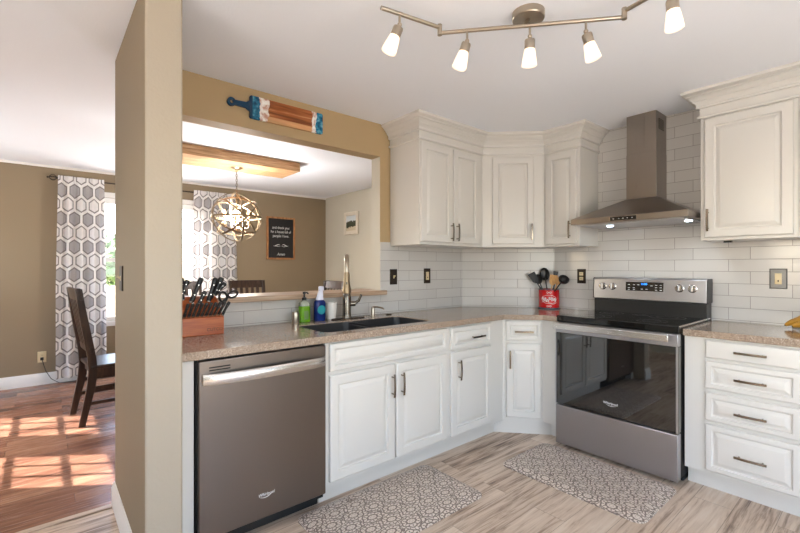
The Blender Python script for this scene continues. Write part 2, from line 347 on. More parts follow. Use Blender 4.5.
# ---------------------------------------------------------------- mesh building
def wmat(o):
    m = Matrix.Identity(4)
    while o is not None:
        m = o.matrix_basis @ m; o = o.parent
    return m
class MB:
    def __init__(s): s.bm = bmesh.new()
    def quad(s, *pts):
        return s.bm.faces.new([s.bm.verts.new(p) for p in pts])
    def box(s, a, b, M_=None):
        x0, y0, z0 = a; x1, y1, z1 = b
        c = [(x0,y0,z0),(x1,y0,z0),(x1,y1,z0),(x0,y1,z0),(x0,y0,z1),(x1,y0,z1),(x1,y1,z1),(x0,y1,z1)]
        v = [s.bm.verts.new((M_ @ Vector(p)) if M_ else p) for p in c]
        for f in ((0,3,2,1),(4,5,6,7),(0,1,5,4),(1,2,6,5),(2,3,7,6),(3,0,4,7)): s.bm.faces.new([v[i] for i in f])
        return s
    def prism(s, poly, z0, z1, M_=None):
        T = (lambda p: M_ @ Vector(p)) if M_ else (lambda p: p)
        lo = [s.bm.verts.new(T((p[0], p[1], z0))) for p in poly]; hi = [s.bm.verts.new(T((p[0], p[1], z1))) for p in poly]
        n = len(poly)
        s.bm.faces.new(lo[::-1]); s.bm.faces.new(hi)
        for i in range(n): s.bm.faces.new((lo[i], lo[(i+1)%n], hi[(i+1)%n], hi[i]))
        return s
    def loops(s, loops, closed=True, caps=(True, True)):
        L = [[s.bm.verts.new(p) for p in lp] for lp in loops]
        n = len(L[0])
        for a, b in zip(L, L[1:]):
            for i in range(n if closed else n-1):
                s.bm.faces.new((a[i], a[(i+1)%n], b[(i+1)%n], b[i]))
        if caps[0]: s.bm.faces.new(L[0][::-1])
        if caps[1]: s.bm.faces.new(L[-1])
        return s
    def tube(s, pts, r, seg=10, caps=True, closed=False):
        pts = [Vector(p) for p in pts]; n = len(pts)
        rr = r if isinstance(r, (list, tuple)) else [r]*n
        rings = []; prev = None
        for i, p in enumerate(pts):
            if closed: t = (pts[(i+1)%n]-pts[i-1]).normalized()
            else: t = ((pts[min(i+1, n-1)]-pts[max(i-1, 0)])).normalized()
            if prev is None:
                up = Vector((0,0,1)) if abs(t.z) < .9 else Vector((1,0,0))
                a = t.cross(up).normalized()
            else: a = (prev - t*prev.dot(t)).normalized()
            prev = a; b = t.cross(a)
            rings.append([p+(a*math.cos(2*PI*k/seg)+b*math.sin(2*PI*k/seg))*rr[i] for k in range(seg)])
        if closed:
            L = [[s.bm.verts.new(q) for q in lp] for lp in rings]
            for i in range(n):
                A, B = L[i], L[(i+1)%n]
                for k in range(seg): s.bm.faces.new((A[k], A[(k+1)%seg], B[(k+1)%seg], B[k]))
            return s
        return s.loops(rings, True, (caps, caps))
    def lathe(s, prof, center=(0,0,0), axis=(0,0,1), seg=24, caps=(True, True)):
        ax = Vector(axis).normalized(); q = Vector((0,0,1)).rotation_difference(ax).to_matrix(); c = Vector(center)
        rings = [[c+q @ Vector((max(r, 1e-5)*math.cos(2*PI*k/seg), max(r, 1e-5)*math.sin(2*PI*k/seg), z)) for k in range(seg)] for r, z in prof]
        return s.loops(rings, True, caps)
    def cyl(s, p0, p1, r, seg=16, r2=None):
        p0, p1 = Vector(p0), Vector(p1)
        return s.lathe([(r, 0), (r if r2 is None else r2, (p1-p0).length)], p0, p1-p0, seg)
    def sphere(s, c, r, sub=2, scale=(1,1,1), M_=None):
        g = bmesh.ops.create_icosphere(s.bm, subdivisions=sub, radius=1)
        for v in g['verts']:
            p = Vector((v.co.x*r*scale[0], v.co.y*r*scale[1], v.co.z*r*scale[2]))
            v.co = Vector(c) + (M_ @ p if M_ else p)
        return s
    def panel(s, O, u, n, w, h, levels):
        """nested rectangles on a face plane: O bottom-left corner, u along, n outwards, levels (inset, depth)"""
        O, u, n = Vector(O), Vector(u).normalized(), Vector(n).normalized(); z = Vector((0,0,1))
        lp = []
        for i, d in levels:
            lp.append([O+u*i+z*i+n*d, O+u*(w-i)+z*i+n*d, O+u*(w-i)+z*(h-i)+n*d, O+u*i+z*(h-i)+n*d])
        return s.loops(lp, True, (True, True))
    def build(s, name, mat, parent=None, bevel=0, seg=2, smooth_=True, uv=None, angle=35, solid=None):
        if parent is not None: s.bm.transform(wmat(parent).inverted())
        bmesh.ops.recalc_face_normals(s.bm, faces=s.bm.faces)
        me = bpy.data.meshes.new(name); 
        if uv:
            ly = s.bm.loops.layers.uv.new('UVMap'); Wm = wmat(parent) if parent is not None else Matrix.Identity(4)
            for f in s.bm.faces:
                for lo in f.loops: lo[ly].uv = uv(Wm @ lo.vert.co)
        s.bm.to_mesh(me); s.bm.free()
        if smooth_:
            me.shade_smooth(); me.set_sharp_from_angle(angle=R(angle))
        if mat is not None: me.materials.append(mat)
        o = bpy.data.objects.new(name, me); COL.objects.link(o)
        if parent is not None: o.parent = parent
        if solid:
            md = o.modifiers.new('solid', 'SOLIDIFY'); md.thickness = solid; md.offset = -1
        if bevel:
            md = o.modifiers.new('bevel', 'BEVEL'); md.width = bevel; md.segments = seg; md.limit_method = 'ANGLE'; md.angle_limit = R(35)
            md.harden_normals = False
        return o
def thing(name, label, cat, loc=(0,0,0), rotz=0, group=None):
    o = bpy.data.objects.new(name, None); COL.objects.link(o); o.location = loc; o.rotation_euler = (0,0,rotz)
    o.empty_display_size = .1
    return tag(o, label, cat, group)
def tag(o, label, cat, group=None):
    o['label'] = label; o['category'] = cat
    if group: o['group'] = group
    return o
def struct(o, label=None):
    o['kind'] = 'structure'
    if label: o['label'] = label
    return o
def text(body, size, loc, rot, mat, parent, name='lettering', extrude=.0006, align='CENTER', shear=0, sx=1.0):
    c = bpy.data.curves.new(name, 'FONT'); c.body = body; c.size = size; c.extrude = extrude; c.align_x = align; c.align_y = 'CENTER'; c.shear = shear
    c.materials.append(mat)
    tmp = bpy.data.objects.new(name, c); COL.objects.link(tmp); bpy.context.view_layer.update()
    me = bpy.data.meshes.new_from_object(tmp.evaluated_get(bpy.context.evaluated_depsgraph_get())); bpy.data.objects.remove(tmp); me.name = name
    if not me.materials: me.materials.append(mat)
    o = bpy.data.objects.new(name, me); COL.objects.link(o); o.parent = parent
    o.matrix_basis = wmat(parent).inverted() @ (Matrix.Translation(loc) @ rot.to_4x4() @ Matrix.Diagonal((sx, 1, 1, 1)))
    return o
def face_rot(right, normal):       # text plane: x along right, z along normal
    x = Vector(right).normalized(); z = Vector(normal).normalized(); y = z.cross(x)
    return Matrix((x, y, z)).transposed()
def dup(root, loc, rotz, label, group=None):
    r = root.copy(); COL.objects.link(r); r.location = loc; r.rotation_euler = (0,0,rotz); r['label'] = label
    if group: r['group'] = group
    for ch in list(root.children):
        c = ch.copy(); COL.objects.link(c); c.parent = r
        for g in ch.children:
            d = g.copy(); COL.objects.link(d); d.parent = c
    return r

# ================================================================ THE SETTING
CEIL = 2.385; XA = -.023; XD = -.14; WX = -3.425; SY = -4.93; EX = 4.3
def slab(name, a, b, mat, label=None, **kw): return struct(MB().box(a, b).build(name, mat, **kw), label)
slab('floor', (XD, SY, -.05), (EX, .0, 0), M['lvp'])
slab('floor_dining', (WX, SY, -.05), (XD, .0, 0), M['redwood'])
slab('ceiling', (WX-.12, SY-.12, CEIL), (EX+.12, .12, CEIL+.1), M['ceiling'])
slab('trim_threshold', (XD-.012, SY, 0), (XD+.03, -3.207, .006), M['lvp'], bevel=.002)
# back wall (range wall) and the dining side of the same wall
slab('wall_back', (XD, .008, 0), (EX, .12, CEIL), M['tan'])
slab('wall_dining_right', (WX-.12, 0, 0), (XD, .12, CEIL), M['greige'])
# sink wall: stub, header, pony wall, solid piece up to the corner
wl_ = struct(MB().box((XD, -1.497, 0), (XA-.008, .008, CEIL)).build('wall_left', M['deep']))
wl_.data.materials.append(M['greige'])                  # jamb paler, with dining-room light painted in; dining side shares the greige
for f in wl_.data.polygons:
    if f.normal.y < -.9 or f.normal.x < -.9: f.material_index = 1
slab('wall_left_header', (XD, -3.075, 2.133), (XA, -1.497, CEIL), M['deep'])
slab('wall_left_pony', (XD, -3.075, 0), (XA-.008, -1.497, 1.06), M['tan'])
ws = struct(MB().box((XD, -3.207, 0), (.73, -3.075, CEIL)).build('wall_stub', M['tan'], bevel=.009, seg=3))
ws.data.materials.append(M['taupe'])                    # passage side: shade on the tan paint put in as taupe colour
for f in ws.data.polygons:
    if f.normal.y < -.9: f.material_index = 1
# diagonal corner wall
struct(MB().prism([(XA-.008, -.545-.004), (.585+.004, .008), (XA-.008, .008)], 0, CEIL).build('wall_corner', M['tan']))
# outside walls with window openings
def wall_open(name, axis, pos0, pos1, a0, a1, opens, mat):
    """wall slab along 'axis' ('x' or 'y') from a0 to a1 with rectangular openings (s0, s1, z0, z1)"""
    mb = MB(); cuts = sorted(opens)
    def b(s0, s1, z0, z1):
        if s1-s0 < 1e-4 or z1-z0 < 1e-4: return
        if axis == 'x': mb.box((s0, pos0, z0), (s1, pos1, z1))
        else: mb.box((pos0, s0, z0), (pos1, s1, z1))
    cur = a0
    for s0, s1, z0, z1 in cuts:
        b(cur, s0, 0, CEIL); b(s0, s1, 0, z0); b(s0, s1, z1, CEIL); cur = s1
    b(cur, a1, 0, CEIL)
    return struct(mb.build(name, mat))
wall_open('wall_window', 'y', WX-.12, WX, SY-.12, .0, [(-3.02, -1.88, .64, 2.09)], M['taupe'])
wall_open('wall_south_dining', 'x', SY-.12, SY, WX, XD, [(-3.325, -2.515, .0, 2.095), (-2.349, -1.528, .0, 2.095)], M['taupe'])
wall_open('wall_south', 'x', SY-.12, SY, XD, EX, [(1.3, 3.1, .95, 2.1)], M['greige'])
wall_open('wall_east', 'y', EX, EX+.12, SY-.12, .12, [(-3.7, -1.5, .05, 2.1)], M['greige'])

# tiles
def tiles(name, p0, p1, z0, z1, j0, th=.008):
    p0, p1 = Vector(p0+(0,)), Vector(p1+(0,)); u = (p1-p0).normalized(); n = Vector((u.y, -u.x, 0))
    a, b = p0, p1
    mb = MB(); mb.prism([(a.x, a.y), (b.x, b.y), (b.x-n.x*th, b.y-n.y*th), (a.x-n.x*th, a.y-n.y*th)], z0, z1)
    return struct(mb.build(name, M['tile'], uv=lambda P: ((P-p0).dot(u)-j0, P.z)))
tiles('wall_left_tile', (XA, -1.497), (XA, -.545), .87, 1.47, -1.316+1.497)
tiles('wall_left_tile_low', (XA, -3.075), (XA, -1.497), .87, 1.06, .2)
tiles('wall_corner_tile', (XA, -.545), (.585, 0), .87, 1.47, .178)
tiles('wall_back_tile', (.585, 0), (2.9, 0), .87, CEIL, .8964-.585)
# baseboards
def baseboard(name, path, h=.125, t=.014, closed=False):
    prof = [(0, 0), (t, 0), (t, h*.72), (t*.75, h*.80), (t*.6, h*.9), (t*.25, h), (0, h)]
    return struct(sweep(path, prof).build(name, M['trim']))
def sweep(path, prof):
    """extrude a (outward, z) profile along a plan path; outward = right of travel; mitred"""
    P = [Vector((p[0], p[1], 0)) for p in path]; n = len(P); lp = []
    for i in range(n):
        d0 = (P[i]-P[i-1]).normalized() if i else None; d1 = (P[i+1]-P[i]).normalized() if i < n-1 else None
        if d0 is None: d0 = d1
        if d1 is None: d1 = d0
        n0, n1 = Vector((d0.y, -d0.x, 0)), Vector((d1.y, -d1.x, 0)); m = (n0+n1).normalized(); m = m/max(.2, m.dot(n0))
        lp.append([P[i]+m*o+Vector((0,0,z)) for o, z in prof])
    mb = MB(); mb.loops(lp, True, (True, True)); return mb
baseboard('baseboard_stub', [(.73, -3.075), (.73, -3.207), (XD, -3.207), (XD, -3.08)][::-1][0:4][::-1][::1] if False else [(XD, -3.09), (XD, -3.207), (.73, -3.207), (.73, -3.08)])
baseboard('baseboard_window', [(WX, 0), (WX, SY)][::-1])
baseboard('baseboard_dining', [(WX, 0), (XD-.0, 0)])
struct(sweep([(WX, SY), (WX, 0)], [(0, CEIL-.022), (.008, CEIL-.022), (.012, CEIL-.012), (.018, CEIL-.004), (.02, CEIL), (0, CEIL)]).build('trim_crown_dining', M['trim']))

# dining window
def window(name, axis, pos, s0, s1, z0, z1, outward, muntin_v=(), muntin_h=(), fw=.045, casing=True, blind=False, depth=.12):
    """frame, sash bars and glass filling an opening; pos = room-side wall face, outward = +1/-1"""
    def P(s, d, z): return (s, pos+outward*d, z) if axis == 'x' else (pos+outward*d, s, z)
    def bb(mb, sa, sb, da, db, za, zb):
        a, b = P(sa, da, za), P(sb, db, zb)
        mb.box(tuple(min(p, q) for p, q in zip(a, b)), tuple(max(p, q) for p, q in zip(a, b)))
    root = bpy.data.objects.new(name, None); COL.objects.link(root); root.location = P((s0+s1)/2, 0, z0); struct(root)
    f = MB(); d0, d1 = depth*.45, depth*.8
    bb(f, s0, s0+fw, d0, d1, z0, z1); bb(f, s1-fw, s1, d0, d1, z0, z1); bb(f, s0+fw, s1-fw, d0, d1, z0, z0+fw); bb(f, s0+fw, s1-fw, d0, d1, z1-fw, z1)
    f.build('sash_frame', M['trim'], root, bevel=.004)
    mm = MB(); any_ = False
    for s in muntin_v: bb(mm, s-.011, s+.011, depth*.55, depth*.68, z0+fw, z1-fw); any_ = True
    for z, w in muntin_h: bb(mm, s0+fw, s1-fw, depth*.545, depth*.685, z-w/2, z+w/2); any_ = True
    if any_: mm.build('muntin', M['trim'], root)
    g = MB(); bb(g, s0+fw*.6, s1-fw*.6, depth*.6, depth*.63, z0+fw*.6, z1-fw*.6); g.build('pane', M['glass'], root)
    if casing:
        c = MB(); w = .06; t = -.016
        bb(c, s0-w, s0, t, -.0005, z0-w, z1+w); bb(c, s1, s1+w, t, -.0005, z0-w, z1+w); bb(c, s0, s1, t, -.0005, z1, z1+w); bb(c, s0, s1, t, -.0005, z0-w, z0)
        c.build('casing', M['trim'], root, bevel=.004)
    if blind:
        b = MB(); bb(b, s0+.01, s1-.01, .005, .045, z1-.07, z1-.002); b.build('blind_headrail', M['blind'], root, bevel=.003)
    return root
window('window_1', 'y', WX, -3.02, -1.88, .64, 2.09, -1, muntin_h=((1.36, .05),), blind=True)
# french doors of the dining room (their light falls on the dining floor)
def french(name, g0, g1):
    pitch = .277/.818*math.tan(E_)
    zt = 1.98
    hs = [(zt-pitch*k+.016, .034) for k in range(1, 6)]
    zb = zt-pitch*5+.03
    fwd = .14
    r = window(name, 'x', SY, g0-fwd, g1+fwd, 0.0, zt+.115, -1, muntin_v=(g0+(g1-g0)/3, g0+(g1-g0)*2/3), muntin_h=hs, fw=fwd-.0, casing=True)
    return r
fd1 = french('door_1', -3.185, -2.655); fd2 = french('door_2', -2.209, -1.668)
for d in (fd1, fd2):
    cx = d.location.x
    MB().box((cx-.32, SY-.1, .115), (cx+.32, SY-.05, .45)).build('bottom_panel', M['trim'], d)
    hh = MB(); hh.cyl((cx+.33, SY-.05, 1.0), (cx+.33, SY+.0, 1.0), .012); hh.tube([(cx+.33, SY, 1.0), (cx+.23, SY+.002, 1.0)], .009); hh.build('handle', M['nickel'], d)
window('window_2', 'x', SY, 1.3, 3.1, .95, 2.1, -1, muntin_v=(2.2,))  # unseen kitchen openings added to go with the fill lamps
window('window_3', 'y', EX, -3.7, -1.5, .05, 2.1, 1, muntin_v=(-2.6,), fw=.07)

# outside
slab('ground', (-45, -40, -.42), (20, 30, -.4), M['dirt'])
slab('patio', (WX-2.6, -6.5, -.2), (WX-.125, 2, -.08), M['deck'])  # unseen slab, coloured pale to bounce light up into the dining room
def leaf_crown(mb, c, rad, nleaf, size, seed):
    rnd = random.Random(seed)
    for _ in range(nleaf):
        d = Vector((rnd.gauss(0,1), rnd.gauss(0,1), rnd.gauss(0,1))).normalized(); k = rnd.uniform(.45, 1.0)
        lump = 1+.25*math.sin(3*d.x+seed)*math.sin(4*d.z+seed*2)
        p = Vector(c)+Vector((d.x*rad[0], d.y*rad[1], d.z*rad[2]))*k*lump
        a = Vector((rnd.gauss(0,1), rnd.gauss(0,1), rnd.gauss(0,1))).normalized(); b = a.cross(d).normalized()
        s_ = size*rnd.uniform(.6, 1.3)
        mb.quad(p-a*s_, p-b*s_*.5, p+a*s_, p+b*s_*.5)
def tree(label, x, y, h, cr, seed, mat, group):
    t = thing('tree', label, 'tree', (x, y, -.4), 0, group)
    k = MB(); k.tube([(x, y, -.4), (x+.05, y+.03, h*.3), (x-.05, y, h*.6)], [h*.035, h*.028, h*.015], 8)
    for j in range(5):
        a = j*1.3+seed; k.tube([(x, y, h*(.25+.06*j)), (x+math.cos(a)*cr*.5, y+math.sin(a)*cr*.5, h*(.45+.07*j))], [h*.014, h*.006], 6)
    k.build('trunk', M['bark'], t)
    c = MB(); leaf_crown(c, (x, y, h*.62), (cr, cr, h*.40), 2600, .16, seed); c.build('foliage', mat, t, smooth_=False)
G = 'trees seen through the dining window'
tree('small pale green tree outside dining window beside left curtain', -15.5, -1.2, 2.3, 1.1, 1, M['leaf'], G)
tree('dark green bushy tree far outside the dining window', -26., -.2, 2.9, 1.8, 2, M['leafd'], G)
tree('pale green tree outside window beside the right curtain', -14.0, 2.9, 2.1, 1.3, 3, M['leaf'], G)
tree('distant green tree outside window between the two curtains', -24., 8.5, 2.9, 1.8, 4, M['leafd'], G)

# ================================================================ BASE CABINETS
F = .617; DF = .637; TOE = .554; ZB = .105; CT = .914; CB = .876
def raised(w, h):
    k = min(1., min(w, h)/.25)
    if h < .12: return [(0,0),(0,.013),(.006,.019),(.014,.02)]
    a = .05 if h > .4 else .028
    return [(0,0),(0,.014),(.005,.0195),(.009,.02),(a,.02),(a+.004,.0095),(a+.010,.008),(a+.029,.0182),(a+.032,.019)]
def front(parent, name, O, u, n, w, h, flat=False):
    return MB().panel(O, u, n, w, h, raised(w, h)).build(name, M['white'], parent, bevel=.0012, seg=1, angle=25)
def pull(parent, c, axis, n, L=.137, mat='pull'):
    c, axis, n = Vector(c), Vector(axis).normalized(), Vector(n).normalized()
    mb = MB(); s = .098/2*L/.137
    for k in (-1, 1): mb.cyl(c+axis*s*k, c+axis*s*k+n*.026, .0045, 10)
    t = axis.cross(n)
    lp = []
    for i in range(13):
        q = -1+i/6.; hw = .0062; out = .026+.005*(1-q*q); p = c+axis*q*L/2+n*out
        lp.append([p+t*hw-n*.0035, p+t*hw+n*.0035, p-t*hw+n*.0035, p-t*hw-n*.0035])
    mb.loops(lp); return mb.build('handle', M[mat], parent, bevel=.001, seg=1)
UA = (0, 1, 0); NA = (1, 0, 0); UB = (1, 0, 0); NB = (0, -1, 0); UZ = (0, 0, 1)

c = thing('base_cabinet', 'white double-door base cabinet under the black sink', 'cabinet', (.3, -1.89, 0))
MB().box((0.0, -2.365, ZB), (F, -1.42, .69)).box((F-.03, -2.365, .69), (F, -1.42, CB)).box((0, -2.365, .69), (F-.03, -2.345, CB)).box((0, -1.44, .69), (F-.03, -1.42, CB)).build('carcass', M['white'], c)
MB().box((0.0, -2.365, 0), (TOE, -1.42, ZB)).build('toe_kick', M['white'], c)
o = front(c, 'false_front', (F, -2.341, .718), UA, NA, .902, .148)
o = front(c, 'door', (F, -2.341, .13), UA, NA, .442, .566); pull(o, (DF, -1.922, .574), UZ, NA)
o = front(c, 'door', (F, -1.881, .13), UA, NA, .437, .566); pull(o, (DF, -1.848, .574), UZ, NA)

c = thing('base_cabinet', 'white base cabinet with one drawer over a door, right of the sink cabinet', 'cabinet', (.3, -1.15, 0))
MB().prism([(0, -1.42), (F, -1.42), (F, -.8385), (0, -.8385)], ZB, CB).build('carcass', M['white'], c)
MB().box((0, -1.42, 0), (TOE, -.838, ZB)).build('toe_kick', M['white'], c)
o = front(c, 'drawer', (F, -1.402, .714), UA, NA, .432, .149); pull(o, (DF, -1.141, .783), UA, NA)
o = front(c, 'door', (F, -1.402, .13), UA, NA, .432, .566); pull(o, (DF, -1.335, .574), UZ, NA)

dA, dB = Vector((F, -.81, 0)), Vector((.843, -F, 0)); du = (dB-dA).normalized(); dn = Vector((du.y, -du.x, 0))
c = thing('base_cabinet', 'white narrow angled corner base cabinet beside the range', 'cabinet', (.5, -.5, 0))
MB().prism([(0.0, -.838), (F, -.838), (F, -.81), (.843, -F), (.985, -F), (.985, -.01), (.6, -.01), (.0, -.55)], ZB, CB).build('carcass', M['white'], c)
MB().prism([(.0, -.836), (TOE, -.836), (.873, TOE*-1), (.985, -TOE), (.985, -.02), (.6, -.02), (.0, -.56)], 0, ZB).build('toe_kick', M['white'], c)
o = front(c, 'drawer', dA+du*.025+Vector((0,0,.717)), du, dn, .258, .146); pull(o, dA+du*.155+dn*.02+Vector((0,0,.787)), du, dn)
o = front(c, 'door', dA+du*.025+Vector((0,0,.132)), du, dn, .258, .564); pull(o, dA+du*.052+dn*.02+Vector((0,0,.576)), UZ, dn)

c = thing('base_cabinet', 'white four-drawer base cabinet right of the range', 'cabinet', (2.05, -.3, 0))
MB().box((1.7655, -F, ZB), (2.285, -.01, CB)).build('carcass', M['white'], c)
MB().box((1.7655, -TOE, 0), (2.285, -.02, ZB)).build('toe_kick', M['white'], c)
for z0, z1 in ((.762, .862), (.590, .745), (.408, .566), (.126, .386)):
    o = front(c, 'drawer', (1.87, -F, z0), UB, NB, .396, z1-z0); zc = {.762: .812, .590: .664, .408: .480, .126: .250}[z0]
    pull(o, (2.073, -DF, zc), UB, NB)
c = thing('base_cabinet', 'white base cabinet at the right frame edge beyond the drawers', 'cabinet', (2.6, -.3, 0))
MB().box((2.286, -F, ZB), (2.9, -.01, CB)).build('carcass', M['white'], c)
MB().box((2.286, -TOE, 0), (2.9, -.02, ZB)).build('toe_kick', M['white'], c)
o = front(c, 'drawer', (2.30, -F, .714), UB, NB, .57, .15); pull(o, (2.58, -DF, .787), UB, NB)
o = front(c, 'door', (2.30, -F, .126), UB, NB, .57, .57); pull(o, (2.35, -DF, .574), UZ, NB)

# filler panel left of the dishwasher
tag(MB().box((.0, -3.070, 0), (F, -3.006, CB)).build('filler_panel', M['white'], bevel=.002), 'white upright filler panel between tan wall stub and dishwasher', 'panel')

# countertops
def counter(name, outer, holes, label):
    mb = MB(); es = []
    for lp in [outer]+holes:
        vs = [mb.bm.verts.new((p[0], p[1], CT)) for p in lp]
        es += [mb.bm.edges.new((vs[i], vs[(i+1)%len(vs)])) for i in range(len(vs))]
    bmesh.ops.triangle_fill(mb.bm, use_beauty=True, use_dissolve=False, edges=es)
    for f in mb.bm.faces:
        if f.normal.z < 0: f.normal_flip()
    g = bmesh.ops.extrude_face_region(mb.bm, geom=mb.bm.faces[:])
    for v in [e for e in g['geom'] if isinstance(e, bmesh.types.BMVert)]: v.co.z = CB
    return tag(mb.build(name, M['quartz'], bevel=.004, seg=2), label, 'countertop')
def rrect(x0, x1, y0, y1, r, n=5):
    out = []
    for cx, cy, a in ((x1-r, y0+r, -90), (x1-r, y1-r, 0), (x0+r, y1-r, 90), (x0+r, y0+r, 180)):
        for k in range(n+1):
            t = R(a+90*k/n); out.append((cx+r*math.cos(t), cy+r*math.sin(t)))
    return out
SX0, SX1, SY0, SY1 = .19, .55, -2.315, -1.508
counter('countertop', [(XA, -3.072), (.647, -3.072), (.647, -.827), (.858, -.647), (.990, -.647), (.990, -.001), (.585, -.001), (XA+.001, -.546)],
        [rrect(SX0, SX1, SY0, SY1, .05)[::-1]], 'long beige speckled quartz countertop around the sink and corner')
counter('countertop', [(1.7625, -.647), (2.9, -.647), (2.9, -.001), (1.7625, -.001)], [], 'short beige speckled quartz countertop right of the range under bananas')

# sink
s_ = thing('sink', 'black double-bowl undermount sink set in the long countertop', 'sink', ((SX0+SX1)/2, (SY0+SY1)/2, .69))
mid = -1.935
def bowl(y0, y1, zt):
    mb = MB(); zf = .70
    lps = []
    for (i, z) in ((.0055, CT-.004), (.0075, CT-.006), (.010, CB-.02), (.018, zf+.03), (.045, zf), ):
        lps.append([(p[0], p[1], z) for p in rrect(SX0-.004+i, SX1+.004-i, y0+i, y1-i, max(.012, .05-i*.3))])
    mb.loops(lps, True, (False, True))
    return mb
b1 = bowl(SY0-.004, mid+.004, 0).build('bowl', M['sinkblack'], s_, solid=None); b2 = bowl(mid-.004, SY1+.004, 0).build('bowl', M['sinkblack'], s_)
MB().box((SX0+.004, mid-.013, .74), (SX1-.004, mid+.013, .896)).build('divider', M['sinkblack'], s_, bevel=.008, seg=3)
for b, yc in ((b1, (SY0+mid)/2), (b2, (SY1+mid)/2)):
    MB().lathe([(.0, .006), (.03, .006), (.042, .003), (.045, .0)], (.36, yc, .7005), seg=20).build('drain', M['chrome'], b)

# faucet
FX, FY = .092, -1.884
fa = thing('faucet', 'tall brushed nickel pull-down faucet behind the sink', 'faucet', (FX, FY, CT))
fd = Vector((.8355, -.549, 0)).normalized()
MB().prism(rrect(FX-.030, FX+.030, FY-.12, FY+.15, .029), CT, CT+.007).build('deck_plate', M['bronze'], fa, bevel=.002)
MB().lathe([(.034, 0), (.034, .006), (.031, .012), (.030, .03), (.030, .14), (.024, .17), (.018, .18)], (FX, FY, CT+.006), seg=24).build('body', plain('faucet_dark_nickel', rgb(120, 112, 102), .25, 1.), fa)
base = Vector((FX, FY, 0)); pts = [(FX, FY, CT+.18), (FX, FY, 1.25)]
rad = .085
for k in range(0, 13):
    t = PI*k/12*.98
    pts.append(base+fd*(rad-rad*math.cos(t))+Vector((0,0,1.265+rad*math.sin(t))))
endp = Vector(pts[-1])
pts.append(endp+Vector((0,0,-.03))); 
MB().tube(pts, .0155, 14).build('gooseneck', M['nickel'], fa)
e0 = Vector(pts[-1])
sh = MB().lathe([(.0165, 0), (.019, -.01), (.020, -.06), (.026, -.10), (.031, -.130), (.030, -.138), (.0, -.138)][::1], e0, seg=20).build('spray_head', M['silver'], fa)
MB().box((-.004, -.0012, -.02), (.004, .0012, .012), Matrix.Translation(e0+fd*.0215+Vector((0,0,-.075))) @ Matrix.Rotation(math.atan2(fd.y, fd.x)+PI/2, 4, 'Z')).build('spray_button', M['black'], sh)
lv = MB(); side = Vector((.35, .94, 0)).normalized()
q = Vector((FX, FY, CT+.105)); lv.cyl(q+side*.022, q+side*.06, .018, 16)
lv.tube([q+side*.055, q+side*.085+Vector((0,0,.02)), q+side*.105+Vector((0,0,.062))], [.011, .010, .008], 10); lv.build('lever', plain('faucet_lever_nickel', rgb(120, 112, 102), .22, 1.), fa)

sd = thing('soap_dispenser', 'brushed metal soap dispenser pump right of the faucet', 'soap dispenser', (.08, -1.648, CT))
MB().lathe([(.022, 0), (.022, .004), (.015, .008), (.0145, .058), (.012, .064), (.008, .070), (.0, .070)], (.08, -1.648, CT), seg=18).build('body', M['nickel'], sd)
MB().tube([(.08, -1.648, CT+.066), (.115, -1.638, CT+.070), (.165, -1.626, CT+.064), (.18, -1.623, CT+.056)], [.007, .0065, .006, .005], 10).build('spout', M['nickel'], sd)
tag(MB().lathe([(.022, 0), (.022, .004), (.017, .007), (0, .007)], (.085, -1.50, CT), seg=18).build('hole_cover', M['bronze'], smooth_=True), 'small flat round metal cover on countertop right of soap dispenser', 'sink hole cover')

# bottles by the sink
hb = thing('soap_bottle', 'green hand soap bottle with black pump left of the blue bottle', 'soap bottle', (.055, -2.19, CT))
MB().prism(rrect(.055-.028, .055+.028, -2.19-.036, -2.19+.036, .02), CT, CT+.105).build('bottle', M['greenliq'], hb, bevel=.006, seg=3)
MB().loops([[(p[0], p[1], z) for p in rrect(.055-a, .055+a, -2.19-b, -2.19+b, min(a, b)*.7)] for a, b, z in ((.028, .036, CT+.1055), (.027, .034, CT+.125), (.016, .018, CT+.138), (.012, .012, CT+.146))]).build('shoulder', M['clearpl'], hb)
pm = MB(); pm.lathe([(.015, 0), (.015, .018), (.006, .022), (.006, .042), (.011, .044), (.011, .056), (.0, .058)], (.055, -2.19, CT+.142), seg=16)
pm.tube([(.055, -2.19, CT+.192), (.085, -2.185, CT+.194), (.095, -2.183, CT+.186)], .005, 8); pm.build('pump', M['black'], hb)
MB().box((.0835, -2.205, CT+.02), (.0842, -2.175, CT+.075)).build('paper_label', M['leaf'], hb)

bb = thing('dish_soap_bottle', 'dark blue dish soap spray bottle with white spray top', 'dish soap bottle', (.06, -2.08, CT))
MB().loops([[(p[0], p[1], z) for p in rrect(.06-a, .06+a, -2.08-b, -2.08+b, min(a, b)*.75)] for a, b, z in ((.024, .036, CT), (.027, .039, CT+.006), (.027, .039, CT+.115), (.024, .036, CT+.13), (.018, .026, CT+.14))]).build('bottle', M['blueliq'], bb)
MB().cyl((.0865, -2.08, CT+.075), (.0885, -2.08, CT+.075), .030, 24).build('paper_label', M['teal'], bb)
tp = MB(); tp.loops([[(p[0], p[1], z) for p in rrect(.06-a, .06+a, -2.08-b+o_, -2.08+b+o_, min(a, b)*.8)] for a, b, o_, z in ((.018, .026, 0, CT+.14), (.016, .022, .002, CT+.16), (.015, .018, .006, CT+.185), (.012, .014, .01, CT+.20), (.014, .018, .012, CT+.205), (.014, .018, .012, CT+.228), (.008, .01, .012, CT+.232))]); tp.build('spray_top', M['whitepl'], bb)

